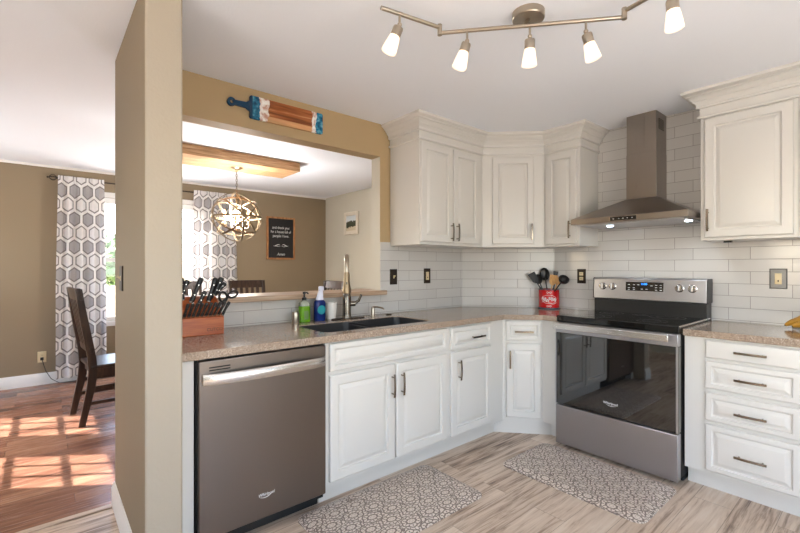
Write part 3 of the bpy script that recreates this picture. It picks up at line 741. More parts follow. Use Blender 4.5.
cp = tag(MB().lathe([(.022, 0), (.023, .004), (.023, .066), (.021, .074), (.0, .076)], (.085, -2.268, CT), seg=24).build('air_gap_cap', M['nickel']), 'short brushed metal cylinder cap on counter left of green soap', 'sink air gap')
cu = thing('cup', 'white tapered ceramic cup between blue bottle and faucet', 'cup', (.0185, -1.965, CT))
MB().lathe([(.0, .004), (.026, .004), (.028, 0), (.032, .0), (.035, .03), (.039, .105), (.040, .115), (.037, .115), (.035, .105), (.030, .02), (0, .018)], (.0185, -1.965, CT), seg=28).build('bowl', M['ceramic'], cu)

# bar ledge
tag(MB().box((-.30, -3.073, 1.061), (.022, -1.466, 1.095)).build('bar_ledge', wood('limed_oak_ledge', [(.3, rgb(150, 124, 102)), (.5, rgb(176, 150, 126)), (.75, rgb(196, 174, 150))], (30, 1.2, 30), 3, .4), bevel=.004), 'long beige bar ledge on the half wall behind the sink', 'ledge')

# ================================================================ DISHWASHER
d = thing('dishwasher', 'stainless steel dishwasher left of the sink cabinet', 'dishwasher', (.33, -2.686, 0))
MB().box((.03, -2.998, .06), (F-.004, -2.372, CB-.004)).build('tub', M['blackm'], d)
MB().box((F-.003, -2.994, .092), (F+.03, -2.374, .868)).build('door', M['steel_dw'], d, bevel=.005, seg=3)
hm = MB(); lp = []
for i in range(17):
    q = -1+i/8.; y = -2.683+q*.298; out = .036+.034*(1-q*q)**.6; h = .025; zc = .788
    p = Vector((F+.028+out-.028, y, zc)); 
    lp.append([(p.x-.008, y, zc-h), (p.x+.004, y, zc-h), (p.x+.010, y, zc-h*.3), (p.x+.010, y, zc+h*.6), (p.x+.003, y, zc+h), (p.x-.008, y, zc+h)])
hm.loops(lp); hm.box((F+.028, -2.982, .767), (F+.037, -2.966, .809)); hm.box((F+.028, -2.40, .767), (F+.037, -2.384, .809))
hm.build('handle', M['steel_h'], d, bevel=.0015, seg=1)
vt = MB(); vt.box((F+.029, -2.952, .834), (F+.0308, -2.862, .8395)); vt.box((F+.029, -2.952, .822), (F+.0308, -2.862, .8275)); vt.build('vent', M['gap'], d)
MB().box((TOE-.02, -2.998, 0), (TOE, -2.372, .059)).build('toe_kick', M['blackm'], d)
text('Whirlpool', .019, (F+.0305, -2.695, .203), face_rot((0,1,0), (1,0,0)), M['mark'], d, shear=.2)
sw = MB(); sw.tube([(F+.0305, -2.73+.07*k/12, .192+.026*(k/12-.4)**2*2-.004) for k in range(13)], [.0004+.0012*math.sin(PI*k/12) for k in range(13)], 6); sw.build('swoosh_mark', M['mark'], d)

# ================================================================ RANGE
X0, X1 = .997, 1.757; YF = -.708; xc = (X0+X1)/2
r = thing('range', 'stainless electric range with black glass oven door and cooktop', 'range', (xc, -.35, 0))
MB().box((X0+.002, -.655, .035), (X1-.002, -.03, .884)).build('cabinet', M['blackm'], r)
for x in (X0+.05, X1-.05):
    for y in (-.63, -.035): MB().cyl((x, y, 0), (x, y, .034), .018, 12).build('leveling_foot', M['black'], r)
MB().box((X0, YF, .028), (X1, -.656, .302)).build('storage_drawer', M['steel_x'], r, bevel=.004)
MB().box((X0+.01, -.60, .004), (X1-.004, -.06, .034)).build('under_shadow', M['gap'], r)  # black block standing in for the shadow beneath the range
od = MB().box((X0, YF+.006, .309), (X1, -.656, .812)).build('oven_door', M['glassblack'], r, bevel=.003)
MB().box((X0, YF, .812), (X1, -.658, .884)).build('door_top_trim', M['steel_x'], od, bevel=.003)
MB().box((X1-.010, YF-.001, .309), (X1, YF+.004, .811)).build('door_side_trim', M['steel_x'], od)
MB().box((X0, YF-.001, .309), (X0+.006, YF+.004, .811)).build('door_side_trim', M['steel_x'], od)
hd = MB()
hd.box((X0+.008, YF-.052, .842), (X1-.035, YF-.036, .883))
for x in (X0+.03, X1-.085): hd.box((x, YF-.037, .848), (x+.03, YF+.0, .876))
hd.build('handle', M['steel_h'], od, bevel=.004)
text('Whirlpool', .022, (1.376, YF+.0045, .392), face_rot((1,0,0), (0,-1,0)), M['mark'], od, extrude=.0008)
sw = MB(); sw.tube([(1.345+.07*k/12, YF+.0045, .376+.03*(k/12-.5)**2) for k in range(13)], [.0004+.0012*math.sin(PI*k/12) for k in range(13)], 6); sw.build('swoosh_mark', M['mark'], od)
ck = MB().box((X0-.003, -.690, .886), (X1+.003, -.119, .931)).build('cooktop', M['cooktop'], r, bevel=.005, seg=3)
MB().box((X1+.0031, -.686, .925), (X1+.0051, -.08, .934)).build('side_trim', M['steel_h'], ck)
br = MB()
for x, y, rr in ((1.19, -.53, .11), (1.56, -.53, .085), (1.19, -.25, .08), (1.56, -.25, .105), (1.378, -.22, .05)):
    for q in (rr, rr*.6): br.tube([(x+q*math.cos(2*PI*k/40), y+q*math.sin(2*PI*k/40), .9308) for k in range(40)], .0006, 4, closed=True)
br.build('burner_ring', M['greyprint'], ck)
bg = MB().box((X0+.002, -.118, .884), (X1-.004, -.012, 1.03)).build('rear_console', M['black'], r, bevel=.004)
MB().prism([(-.135, 1.029), (-.012, 1.029), (-.012, 1.195), (-.110, 1.195), (-.127, 1.186)], X0+.002, X1-.002, Matrix(((0,0,1,0),(1,0,0,0),(0,1,0,0),(0,0,0,1)))).build('control_panel', M['steel_x'], r, bevel=.006, seg=3)
for x in (X0-.002, X1-.002): MB().prism([(-.132, 1.031), (-.012, 1.031), (-.012, 1.194), (-.110, 1.194), (-.126, 1.185)], x, x+.004, Matrix(((0,0,1,0),(1,0,0,0),(0,1,0,0),(0,0,0,1)))).build('panel_end_cap', M['black'], r)
def cpt(x, z): return Vector((x, -.135+(z-1.029)/(1.186-1.029)*.008, z))
pn = Vector((0, -1, .051)).normalized()
def knob(x):
    c_ = cpt(x, 1.127); k = MB().lathe([(.028, 0), (.028, .003), (.0235, .006), (.022, .022), (.020, .025), (0, .0255)], c_, pn, 24).build('knob', M['chrome'], r)
    MB().box((-.005, -.0215, .0), (.005, .0215, .034), Matrix.Translation(c_+pn*.002) @ Vector((0,0,1)).rotation_difference(pn).to_matrix().to_4x4() @ Matrix.Rotation(.0, 4, 'Z')).build('grip', M['steel_x'], k, bevel=.002)
for x in (1.073, 1.146, 1.597, 1.674): knob(x)
a = cpt(1.243, 1.098); b = cpt(1.243, 1.163)
ds = MB().loops([[a+pn*t, a+Vector((.255,0,0))+pn*t, b+Vector((.255,0,0))+pn*t, b+pn*t] for t in (-.002, .0015)]).build('display', M['glassblack'], r)
rot_p = face_rot((1,0,0), pn)
text('12:00', .019, cpt(1.370, 1.149)+pn*.002, rot_p, M['digits'], ds, name='clock_digits')
for x, z in ((1.25,1.143),(1.25,1.12),(1.285,1.143),(1.285,1.12),(1.25,1.106),(1.285,1.106),(1.315,1.143),(1.34,1.112),(1.372,1.112),(1.405,1.138),(1.435,1.143),(1.435,1.126),(1.435,1.108),(1.465,1.143),(1.465,1.126),(1.465,1.108)):
    q = cpt(x+.016, z)+pn*.0018; MB().box((q.x-.007, q.y-.0002, q.z-.002), (q.x+.007, q.y+.0004, q.z+.002)).build('button_legend', M['mark'], ds)

# ================================================================ RANGE HOOD
HX0, HX1 = 1.0, 1.752; HF = -.50; hz0, hz1, hz2 = 1.586, 1.627, 1.772; KX0, KX1, KF = 1.276, 1.478, -.205
h = thing('range_hood', 'stainless pyramid wall hood with chimney above the range', 'range hood', (1.377, -.25, hz0))
rm = MB(); rm.box((HX0, HF, hz0), (HX1, -.002, hz1)); rm.build('rim', M['steel_v'], h, bevel=.0025)
cn = MB(); lo = [(HX0, HF, hz1), (HX1, HF, hz1), (HX1, -.002, hz1), (HX0, -.002, hz1)]; hi = [(KX0-.006, KF-.006, hz2), (KX1+.006, KF-.006, hz2), (KX1+.006, -.002, hz2), (KX0-.006, -.002, hz2)]
cn.loops([lo, hi]).build('canopy', M['steel_v'], h, bevel=.0015)
MB().box((KX0, KF, hz2), (KX1, -.003, 2.10)).build('chimney_lower', M['steel_v'], h, bevel=.002)
ch = MB().box((KX0+.0015, KF+.0015, 2.10), (KX1-.0015, -.003, CEIL-.001)).build('chimney_upper', M['steel_v'], h, bevel=.002)
gr = MB().box((KX1-.0015, -.16, 2.262), (KX1+.0005, -.06, 2.335)).build('vent_grille', M['gap'], ch)
ss = MB()
for k in range(6): ss.box((KX1+.0002, -.158, 2.267+k*.0115), (KX1+.0015, -.062, 2.2715+k*.0115))
ss.build('slat', M['steel_v'], gr)
cpn = MB().box((1.288, HF-.0015, 1.594), (1.455, HF, 1.619)).build('control_strip', M['glassblack'], h)
for x in (1.31, 1.345, 1.372, 1.40, 1.43): MB().box((x-.004, HF-.0022, 1.6045), (x+.004, HF-.0015, 1.6085)).build('button_legend', M['mark'], cpn)
MB().box((HX0+.03, HF+.03, hz0-.006), (HX1-.03, -.03, hz0)).build('filter_panel', M['steel_x'], h)
for x, ly in ((1.195, -.285), (1.687, -.262)):
    MB().cyl((x, ly, hz0-.010), (x, ly, hz0-.0062), .021, 20).build('lamp', M['led'], h)
    light('hood_led', 'SPOT', (x, ly, hz0-.02), 2.2, (.86, .94, 1), (0, .18, -1), spot_size=R(130), spot_blend=.8, shadow_soft_size=.03)

# ================================================================ WALL CABINETS
ZU = 1.442; ZT = 2.26; UAx = .314; UBy = -.309
cr = [(0, 2.214), (.014, 2.214), (.017, 2.222), (.014, 2.231), (.004, 2.232), (.004, 2.278), (.018, 2.279), (.021, 2.287), (.018, 2.295), (.026, 2.311), (.036, 2.318), (.036, 2.325), (.044, 2.330), (.056, 2.345), (.064, 2.348), (.064, 2.355), (.072, 2.357), (.080, 2.365), (.087, 2.367), (.088, CEIL-.0005), (0, CEIL-.0005)]
full = [(XA, -1.401), (UAx, -1.401), (UAx, -.674), (.667, UBy), (.976, UBy), (.976, -.001)]
def crown_seg(i0, i1):
    P = [Vector((p[0], p[1], 0)) for p in full]; lp = []
    for i in range(i0, i1+1):
        d0 = (P[i]-P[i-1]).normalized() if i else None; d1 = (P[i+1]-P[i]).normalized() if i < len(P)-1 else None
        d0 = d0 or d1; d1 = d1 or d0
        n0, n1 = Vector((d0.y, -d0.x, 0)), Vector((d1.y, -d1.x, 0)); m = (n0+n1).normalized(); m = m/m.dot(n0)
        lp.append([P[i]+m*o+Vector((0,0,z)) for o, z in cr])
    return MB().loops(lp)
def updoor(parent, O, u, n, w, z0, z1, hs, hz=1.545):
    O = Vector(O); o = front(parent, 'door', O+Vector((0,0,z0)), u, n, w, z1-z0)
    pull(o, O+Vector(u)*hs+Vector(n)*.02+Vector((0,0,hz)), UZ, n); return o
c = thing('wall_cabinet', 'white two-door wall cabinet with crown at the pass-through end', 'cabinet', (.15, -1.04, ZU))
MB().box((XA, -1.401, ZU), (UAx, -.6745, CEIL-.004)).build('carcass', M['white'], c, bevel=.0015)
crown_seg(0, 2).build('crown_molding', M['white'], c)
updoor(c, (UAx, -1.395, 0), UA, NA, .338, 1.463, 2.196, .311); updoor(c, (UAx, -1.049, 0), UA, NA, .315, 1.463, 2.196, .030)
uA, uB = Vector((UAx, -.674, 0)), Vector((.667, UBy, 0)); uu = (uB-uA).normalized(); un = Vector((uu.y, -uu.x, 0))
c = thing('wall_cabinet', 'white angled corner wall cabinet with a single centred door', 'cabinet', (.35, -.35, ZU))
MB().prism([(XA+.001, -.674), (UAx, -.674), (.667, UBy), (.667, -.001), (.585, -.001), (XA+.001, -.545)], ZU, CEIL-.004).build('carcass', M['white'], c, bevel=.0015)
crown_seg(2, 3).build('crown_molding', M['white'], c)
updoor(c, uA+uu*.079, uu, un, .342, 1.467, 2.190, .320, 1.566)
c = thing('wall_cabinet', 'white narrow single-door wall cabinet left of the hood', 'cabinet', (.82, -.15, ZU))
MB().box((.6675, UBy, ZU), (.976, -.001, CEIL-.004)).build('carcass', M['white'], c, bevel=.0015)
crown_seg(3, 5).build('crown_molding', M['white'], c)
updoor(c, (.692, UBy, 0), UB, NB, .263, 1.459, 2.196, .214, 1.57)
c = thing('wall_cabinet', 'white single-door wall cabinet right of the hood', 'cabinet', (1.99, -.15, ZU))
MB().box((1.766, UBy, ZU), (2.2225, -.001, CEIL-.004)).build('carcass', M['white'], c, bevel=.0015)
full = [(1.766, -.001), (1.766, UBy), (2.2225, UBy), (2.9, UBy)]
crown_seg(0, 2).build('crown_molding', M['white'], c)
updoor(c, (1.789, UBy, 0), UB, NB, .415, 1.459, 2.205, .022, 1.566)
MB().box((1.86, -.20, ZU-.012), (1.90, -.17, ZU)).build('light_rail_clip', M['black'], c)
c = thing('wall_cabinet', 'white wall cabinet at the right frame edge', 'cabinet', (2.5, -.15, ZU))
MB().box((2.223, UBy, ZU), (2.9, -.001, CEIL-.004)).build('carcass', M['white'], c, bevel=.0015)
crown_seg(2, 3).build('crown_molding', M['white'], c)
updoor(c, (2.236, UBy, 0), UB, NB, .33, 1.459, 2.205, .30, 1.566)

# ================================================================ SMALL THINGS ON THE COUNTER
# utensil crock
kc = Vector((.608, -.132, CT))
k = thing('utensil_crock', 'red enamel utensil crock with white script on the corner counter', 'utensil crock', kc)
MB().lathe([(.0, .005), (.076, .005), (.086, .014), (.086, .168), (.082, .168), (.082, .02), (.0, .018)], kc, seg=40).build('body', M['red'], k)
rg = MB(); rg.lathe([(.0865, 0), (.0895, .003), (.0895, .010), (.0865, .013)], kc, seg=40, caps=(False, False)); rg.lathe([(.0865, .163), (.089, .166), (.089, .170), (.0825, .170)], kc, seg=40, caps=(False, False)); rg.build('rim_band', M['slate'], k)
view = (Vector((2.58, -3.504, 0))-Vector((kc.x, kc.y, 0))).normalized(); va = math.atan2(view.y, view.x)
def on_crock(a, z, r_=.0868): return Vector((kc.x+r_*math.cos(va+a/.0868), kc.y+r_*math.sin(va+a/.0868), kc.z+z))
scr = MB()
cur = [(-.06+.12*i/60., .085+.019*math.sin(i*.85)*(1 if i % 13 < 9 else .4)+.006*math.sin(i*.21)) for i in range(61)]
scr.tube([on_crock(a, z) for a, z in cur], .0022, 6)
scr.tube([on_crock(-.062+.124*i/20, .058+.012*math.sin(i/20*PI*2)) for i in range(21)], .0018, 6)
for s in (-1, 1):
    scr.tube([on_crock(.018*math.cos(t*.4), .085+s*.058+.007*math.sin(t*.8)) for t in range(17)], .0016, 6)
    scr.tube([on_crock(.064*math.cos(PI*i/16), .085+s*.036*math.sin(PI*i/16)) for i in range(17)], .0013, 6)
scr.build('script_lettering', M['mark'], k)
GU = 'cooking utensils in the red crock'
def utensil(name, label, head_fn, bx, by, tx, ty, tz, mat):
    """handle from inside the crock up to (tx, ty, tz); head built around the tip"""
    t = thing(name, label, 'utensil', (kc.x+bx, kc.y+by, CT+.02), 0, GU)
    p0 = Vector((kc.x+bx, kc.y+by, CT+.03)); p1 = Vector((tx, ty, tz)); ax = (p1-p0).normalized()
    MB().tube([p0, p0.lerp(p1, .8), p1-ax*.02], [.006, .0055, .005], 8).build('handle', M[mat], t)
    hm_ = MB(); head_fn(hm_, p1, ax); hm_.build('head', M[mat], t)
    return t
ex = Vector((.646, .763, 0)); ez = Vector((.763, -.646, 0))   # across the view, towards it
def frame(ax, tw=0):
    n_ = (ez-ax*ez.dot(ax)).normalized(); s = n_.cross(ax)
    s = -s if s.dot(ex) < 0 else s
    s2 = s*math.cos(tw)+n_*math.sin(tw); n2 = n_*math.cos(tw)-s*math.sin(tw)
    return Matrix((s2, n2, ax)).transposed()
def spoon(w, l, dp):
    def fn(mb, p, ax):
        Rm = frame(ax, .5)
        lps = []
        for rr, d in ((1., 0.), (.98, -.12), (.8, -.6), (.45, -.95), (.05, -1.)):
            lps.append([p+Rm @ Vector((w*rr*math.cos(t), dp*d, l*rr*math.sin(t))) for t in [2*PI*q/20 for q in range(20)]])
        inner = [[p+Rm @ Vector((w*rr*math.cos(t), dp*d+.002, l*rr*math.sin(t))) for t in [2*PI*q/20 for q in range(20)]] for rr, d in ((.05, -.9), (.45, -.85), (.8, -.5), (.95, -.08))]
        mb.loops(lps[::-1]+[lps[0]] if False else lps[::-1]+inner[::-1], True, (True, True))
    return fn
def turner(w, l):
    def fn(mb, p, ax):
        Rm = frame(ax).to_4x4(); T = Matrix.Translation(p) @ Rm
        mb.prism([(-.012, -l), (.012, -l), (w*.8, -l*.55), (w, l), (-w, l), (-w*.8, -l*.55)], -.002, .002, T @ Matrix(((1,0,0,0),(0,0,1,0),(0,1,0,0),(0,0,0,1))))
    return fn
def ladle(rad_):
    def fn(mb, p, ax):
        c_ = p+ez*.01; d_ = (ez*.8+Vector((0,0,.6))).normalized()
        mb.lathe([(.002, -rad_), (rad_*.5, -rad_*.87), (rad_*.87, -rad_*.5), (rad_, 0), (rad_*.93, 0), (rad_*.8, -rad_*.45), (rad_*.45, -rad_*.8), (.002, -rad_*.92)], c_, d_, 22)
    return fn
def at(u, v, y=-.132):        # point above the crock seen at a place in the photo, on the crock's own upright plane
    fw = Vector((-.7631, .6463, 0)); rt = Vector((.6463, .7631, 0)); C = Vector((2.58, -3.504, 1.2754))
    d_ = fw+rt*((u-400)/422.28)+Vector((0,0,-(v-266.97)/422.28)); return C+d_*((y-C.y)/d_.y)
utensil('serving_spoon', 'large black serving spoon standing tallest in the red crock', spoon(.042, .058, .018), .0, .01, *at(544.5, 274, -.10), 'black')
utensil('slotted_turner', 'black slotted turner leaning left in the red crock', turner(.034, .05), .035, -.02, *at(534, 278, -.20), 'black')
utensil('pasta_fork', 'black pasta fork in front of the serving spoon', spoon(.030, .046, .015), .01, -.03, *at(538.5, 279, -.155), 'black')
utensil('wooden_spatula', 'pale wooden spatula in the red crock', turner(.034, .044), .005, -.02, *at(553, 280, -.155), 'ladlewood')
utensil('wooden_spoon', 'pale wooden spoon leaning right in the red crock', spoon(.022, .036, .010), .0, .02, *at(558, 281, -.11), 'ladlewood')
utensil('ladle', 'round black ladle hanging over the right rim of red crock', ladle(.044), -.03, -.02, *at(563.5, 279, -.185), 'black')
utensil('spatula', 'black thin-framed spatula behind the wooden utensils', turner(.022, .024), .0, .045, *at(555.5, 274, -.07), 'black')

# knife block
kb = thing('knife_block', 'orange cherry wood knife block full of black-handled knives', 'knife block', (.13, -2.9, CT))
Mx = Matrix(((0,0,1,0),(1,0,0,0),(0,1,0,0),(0,0,0,1)))       # prism poly (y?,z) helper: poly=(y,z) extruded along x
prof = [(.215, CT), (.215, CT+.095), (.185, CT+.100), (.150, CT+.148), (.065, CT+.20), (.03, CT+.18), (.03, CT)]
Mxz = Matrix(((1,0,0,0),(0,0,1,0),(0,1,0,0),(0,0,0,1)))      # poly (x,z) extruded along y
MB().prism(prof, -3.045, -2.752, Mxz).build('block', M['cherry'], kb, bevel=.003)
text('CUTCO', .023, (.2155, -2.800, CT+.028), face_rot((0,1,0), (1,0,0)), M['burn'], kb, name='burnt_mark', extrude=.0003)
GK = 'knives in the wooden block'
def knife(label, p, q, r_, name, grp):
    """p = where the handle leaves the block, q = end of the handle"""
    p, q = Vector(p), Vector(q); d = (q-p).normalized(); L = (q-p).length
    r_ *= 1.12
    t = thing(name, label, 'knife', p, 0, grp)
    a_ = Vector((1,0,0)); a_ = (a_-d*a_.dot(d)).normalized(); b_ = d.cross(a_)
    lps = []
    for k_, w, tk, off in ((0, .9, .8, 0), (.12, 1., 1., 0), (.4, .8, .9, .0), (.62, .92, 1., .0), (.85, 1.12, 1., .06), (.97, 1.0, .9, .12), (1., .6, .6, .12)):
        c_ = p+d*(L*k_)+b_*(off*r_)
        lps.append([c_+a_*r_*.66*tk*math.cos(2*PI*j/10)+b_*r_*w*math.sin(2*PI*j/10) for j in range(10)])
    MB().loops(lps).build('handle', M['black'], t)
    MB().cyl(p-d*.002, p+d*.004, r_*.95, 10).build('bolster', M['chrome'], t)
    rv = MB()
    for k_ in (.3, .7): rv.cyl(p+d*(L*k_)-a_*r_*.68, p+d*(L*k_)+a_*r_*.68, r_*.22, 8)
    rv.build('rivet', M['chrome'], t)
    return t
ordn = ['leftmost', 'second', 'third', 'fourth', 'fifth', 'sixth', 'seventh', 'eighth', 'ninth', 'rightmost']
GF = 'steak knives in the front row of the block'; GB = 'large knives in the back of the block'
for i in range(10):
    y = -2.947+i*.0212
    lab = ('%s steak knife in the front row of the knife block' % ordn[i]) if i in (0, 9) else ('%s steak knife from the left in the front row of the knife block' % ordn[i])
    knife(lab, (.2, y, CT+.1015), (.215, y+.016+.0018*i, CT+.172), .0074, 'steak_knife', GF)
for lab, nm, p, q, r_ in (
    ('leftmost black-handled knife in the back of the block, half behind the stub', 'utility_knife', (.12, -2.936, 1.10), (.12, -2.942, 1.217), .011),
    ('black-handled knife second from left in the back row, leaning right', 'paring_knife', (.09, -2.93, 1.125), (.09, -2.905, 1.205), .011),
    ('longest black-handled chef knife leaning right at left of the block', 'chef_knife', (.12, -2.893, 1.085), (.12, -2.842, 1.217), .012),
    ('short black-handled knife low between the two tall knives', 'paring_knife', (.135, -2.858, 1.075), (.135, -2.826, 1.145), .0105),
    ('tall black-handled carving knife at the middle of the block', 'carving_knife', (.12, -2.806, 1.085), (.12, -2.768, 1.214), .0125),
    ('black-handled knife just right of the carving knife', 'utility_knife', (.10, -2.787, 1.10), (.10, -2.762, 1.195), .011),
    ('tall black-handled bread knife, rightmost tall handle', 'bread_knife', (.10, -2.768, 1.115), (.10, -2.729, 1.217), .0125),
    ('short stub-handled knife above the scissors loops', 'paring_knife', (.08, -2.752, 1.125), (.08, -2.704, 1.185), .0115)):
    knife(lab, p, q, r_, nm, GB)
sc = thing('kitchen_scissors', 'black-handled kitchen scissors at the right end of the knife block', 'scissors', (.16, -2.76, 1.08))
sm = MB()
for yy, zz, ry, rz, tl in ((-2.738, 1.108, .020, .028, .15), (-2.684, 1.122, .027, .017, .35)):
    sm.tube([(.155, yy+ry*math.cos(t)*math.cos(tl)-rz*math.sin(t)*math.sin(tl), zz+rz*math.sin(t)*math.cos(tl)+ry*math.cos(t)*math.sin(tl)) for t in [2*PI*q/24 for q in range(24)]], .0065, 8, closed=True)
sm.tube([(.155, -2.744, 1.082), (.152, -2.765, 1.058)], .008, 8); sm.tube([(.155, -2.708, 1.112), (.152, -2.735, 1.085), (.15, -2.765, 1.058)], .0075, 8); sm.build('handle_loops', M['black'], sc)
MB().box((.149, -2.778, 1.030), (.155, -2.756, 1.062), None).build('blades', M['chrome'], sc)

# bananas
ba = thing('banana_bunch', 'bunch of ripe spotted bananas at the right end of the counter', 'bananas', (2.2, -.12, CT))
def banana(parent, pts, r_):
    P = [Vector(p) for p in pts]; n = 14; path = []
    for i in range(n+1):
        t = i/n; path.append(P[0]*(1-t)**2+P[1]*2*t*(1-t)+P[2]*t*t)
    rr = [r_*(.32+.68*min(1, math.sin(PI*min(max((i+.6)/(n+1.2), 0), 1))*1.6)) for i in range(n+1)]
    o = MB().tube(path, rr, 8).build('banana', M['banana'], parent)
    MB().tube([path[0]+(path[0]-path[1])*.4, path[0]], [r_*.22, r_*.38], 6).build('blossom_tip', M['bananatip'], o)
for k_, (y0, yy, zz) in enumerate(((-.17, -.13, .045), (-.135, -.11, .06), (-.10, -.09, .075), (-.205, -.15, .03))):
    x0 = 2.150+.012*k_
    banana(ba, [(x0, y0, CT+.020), (x0+.07, y0+.0, CT+.022+zz*1.1), (x0+.19, yy, CT+.035+zz)], .0185)
MB().tube([(2.315, -.125, CT+.09), (2.345, -.12, CT+.125)], [.014, .009], 8).build('stem', M['bananatip'], ba)

# wall plates
def plate(name, label, cat, c, u, n, w, hgt, mat, kind):
    c, u, n = Vector(c), Vector(u).normalized(), Vector(n).normalized()
    t = thing(name, label, cat, c)
    MB().panel(c-u*w/2-Vector((0,0,hgt/2)), u, n, w, hgt, [(0,0),(0,.003),(.004,.006),(.008,.006)]).build('cover_plate', mat, t)
    if kind == 'outlet':
        for s in (-1, 1):
            q = c+Vector((0,0,s*.02)); rc = MB().panel(q-u*.0165-Vector((0,0,.0145)), u, n, .033, .029, [(0,.005),(0,.0075),(.003,.008)]).build('receptacle', M['almond'], t)
            sl = MB()
            for k2 in (-1, 1): sl.panel(q+u*.006*k2-u*.001-Vector((0,0,.004)), u, n, .002, .009, [(0,.007),(0,.0083)])
            sl.build('slot', M['gap'], rc)
    elif kind == 'switch':
        MB().panel(c-u*.006-Vector((0,0,.012)), u, n, .012, .024, [(0,.005),(0,.0075)]).build('switch_slot', M['almond'], t)
        MB().box((-.004, -.004, 0), (.004, .004, .018), Matrix.Translation(c+n*.006) @ Vector((0,0,1)).rotation_difference((n+Vector((0,0,.6))).normalized()).to_matrix().to_4x4()).build('toggle', M['almond'], t)
    elif kind == 'rocker':
        MB().panel(c-u*.0165-Vector((0,0,.034)), u, n, .033, .068, [(0,.005),(0,.0075),(.003,.0085)]).build('rocker', M['almond'], t)
        MB().panel(c-u*.003-Vector((0,0,.02)), u, n, .006, .012, [(0,.008),(0,.0092)]).build('indicator', M['bronze'], t)
    return t
plate('light_switch', 'dark bronze toggle switch plate on the tile left of the other plate', 'light switch', (XA, -1.369, 1.197), UA, NA, .074, .122, M['bronze'], 'switch')
plate('outlet', 'dark bronze plate with almond insert under the two-door wall cabinet', 'outlet', (XA, -.998, 1.200), UA, NA, .076, .126, M['bronze'], 'rocker')
plate('outlet', 'dark bronze double outlet between red crock and range', 'outlet', (.835, 0, 1.197), UB, NB, .075, .122, M['bronze'], 'outlet')
pt = plate('outlet', 'grey plate with black border and almond outlet right of the range', 'outlet', (2.095, 0, 1.202), UB, NB, .080, .122, plain('pewter_plate', rgb(120, 118, 116), .35, .5), 'rocker')
bd = MB()
for a_, b_ in (((2.053, -.004, 1.139), (2.057, -.0002, 1.265)), ((2.133, -.004, 1.139), (2.137, -.0002, 1.265)), ((2.057, -.004, 1.139), (2.133, -.0002, 1.1415)), ((2.057, -.004, 1.2625), (2.133, -.0002, 1.265))): bd.box(a_, b_)
bd.build('border', M['black'], pt)
plate('light_switch', 'dark bronze switch plate on the shaded face of the tan wall stub', 'light switch', (.125, -3.207, 1.22), UB, NB, .085, .122, M['bronze'], 'switch')
o_ = plate('outlet', 'almond wall outlet low on the dining wall left of curtain', 'outlet', (WX, -3.508, .30), UA, NA, .075, .118, M['almond'], 'outlet')
cd = thing('power_cord', 'black power cord hanging from the low dining wall outlet', 'cord', (WX+.01, -3.5, .28))
MB().box((WX+.0085, -3.522, .268), (WX+.03, -3.494, .298)).build('plug', M['black'], cd, bevel=.003)
MB().tube([(WX+.03, -3.508, .28), (WX+.05, -3.50, .25), (WX+.055, -3.475, .15), (WX+.06, -3.43, .06), (WX+.07, -3.36, .006), (WX+.09, -3.22, .006), (WX+.10, -3.0, .006), (WX+.12, -2.7, .006)], .0035, 8).build('wire', M['black'], cd)

# cutting board on the header
cb = thing('cutting_board', 'wooden paddle board with blue resin ends hung above the pass-through', 'cutting board', (XA, -2.661, 2.268))
ol = [(-2.53+r_*0, 0) for r_ in ()]
body = [(y, z) for y, z in rrect(-2.528, -2.018, 2.196, 2.337, .012)]
MB().prism([(z, y) for y, z in body], XA+.001, XA+.019, Matrix(((0,0,1,0),(0,1,0,0),(1,0,0,0),(0,0,0,1)))).build('board', M['board'], cb, bevel=.002)
hl = MB(); outer = []; inner = []
for q in range(24):
    t = 2*PI*q/24; outer.append((-2.637+.026*math.cos(t), 2.270+.026*math.sin(t))); inner.append((-2.637+.010*math.cos(t), 2.270+.010*math.sin(t)))
hl.loops([[(XA+.001, *p) for p in outer], [(XA+.019, *p) for p in outer], [(XA+.019, *p) for p in inner], [(XA+.001, *p) for p in inner], [(XA+.001, *p) for p in outer]], True, (False, False))
hl.loops([[(x, -2.616, 2.270-.015), (x, -2.616, 2.270+.015), (x, -2.55, 2.270+.018), (x, -2.527, 2.270+.034), (x, -2.527, 2.270-.034), (x, -2.55, 2.270-.018)] for x in (XA+.001, XA+.019)])
hl.build('handle', plain('dark_blue_resin', rgb(22, 66, 98), .15), cb, bevel=.001, seg=1)

# floor mats
def floor_mat(label, x0, x1, y0, y1, ang):
    mb = MB(); t = .019
    mb.loops([[(p[0], p[1], z) for p in rrect(x0+i, x1-i, y0+i, y1-i, .055-i*.5, 6)] for i, z in ((0, 0), (0, .004), (.004, .006), (.05, t), (.056, t+.0005))])
    o = mb.build('floor_mat', M['damask'], uv=(lambda P: (P.y, P.x)) if ang else (lambda P: (P.x, P.y)), angle=60)
    o.data.materials.clear(); o.data.materials.append(M['damask'])
    return tag(o, label, 'floor mat')
floor_mat('beige damask cushioned mat on floor before the sink cabinet', .600, 1.090, -2.53, -1.612, True)
floor_mat('beige damask cushioned mat on floor before the range', .915, 1.768, -1.252, -.722, False)

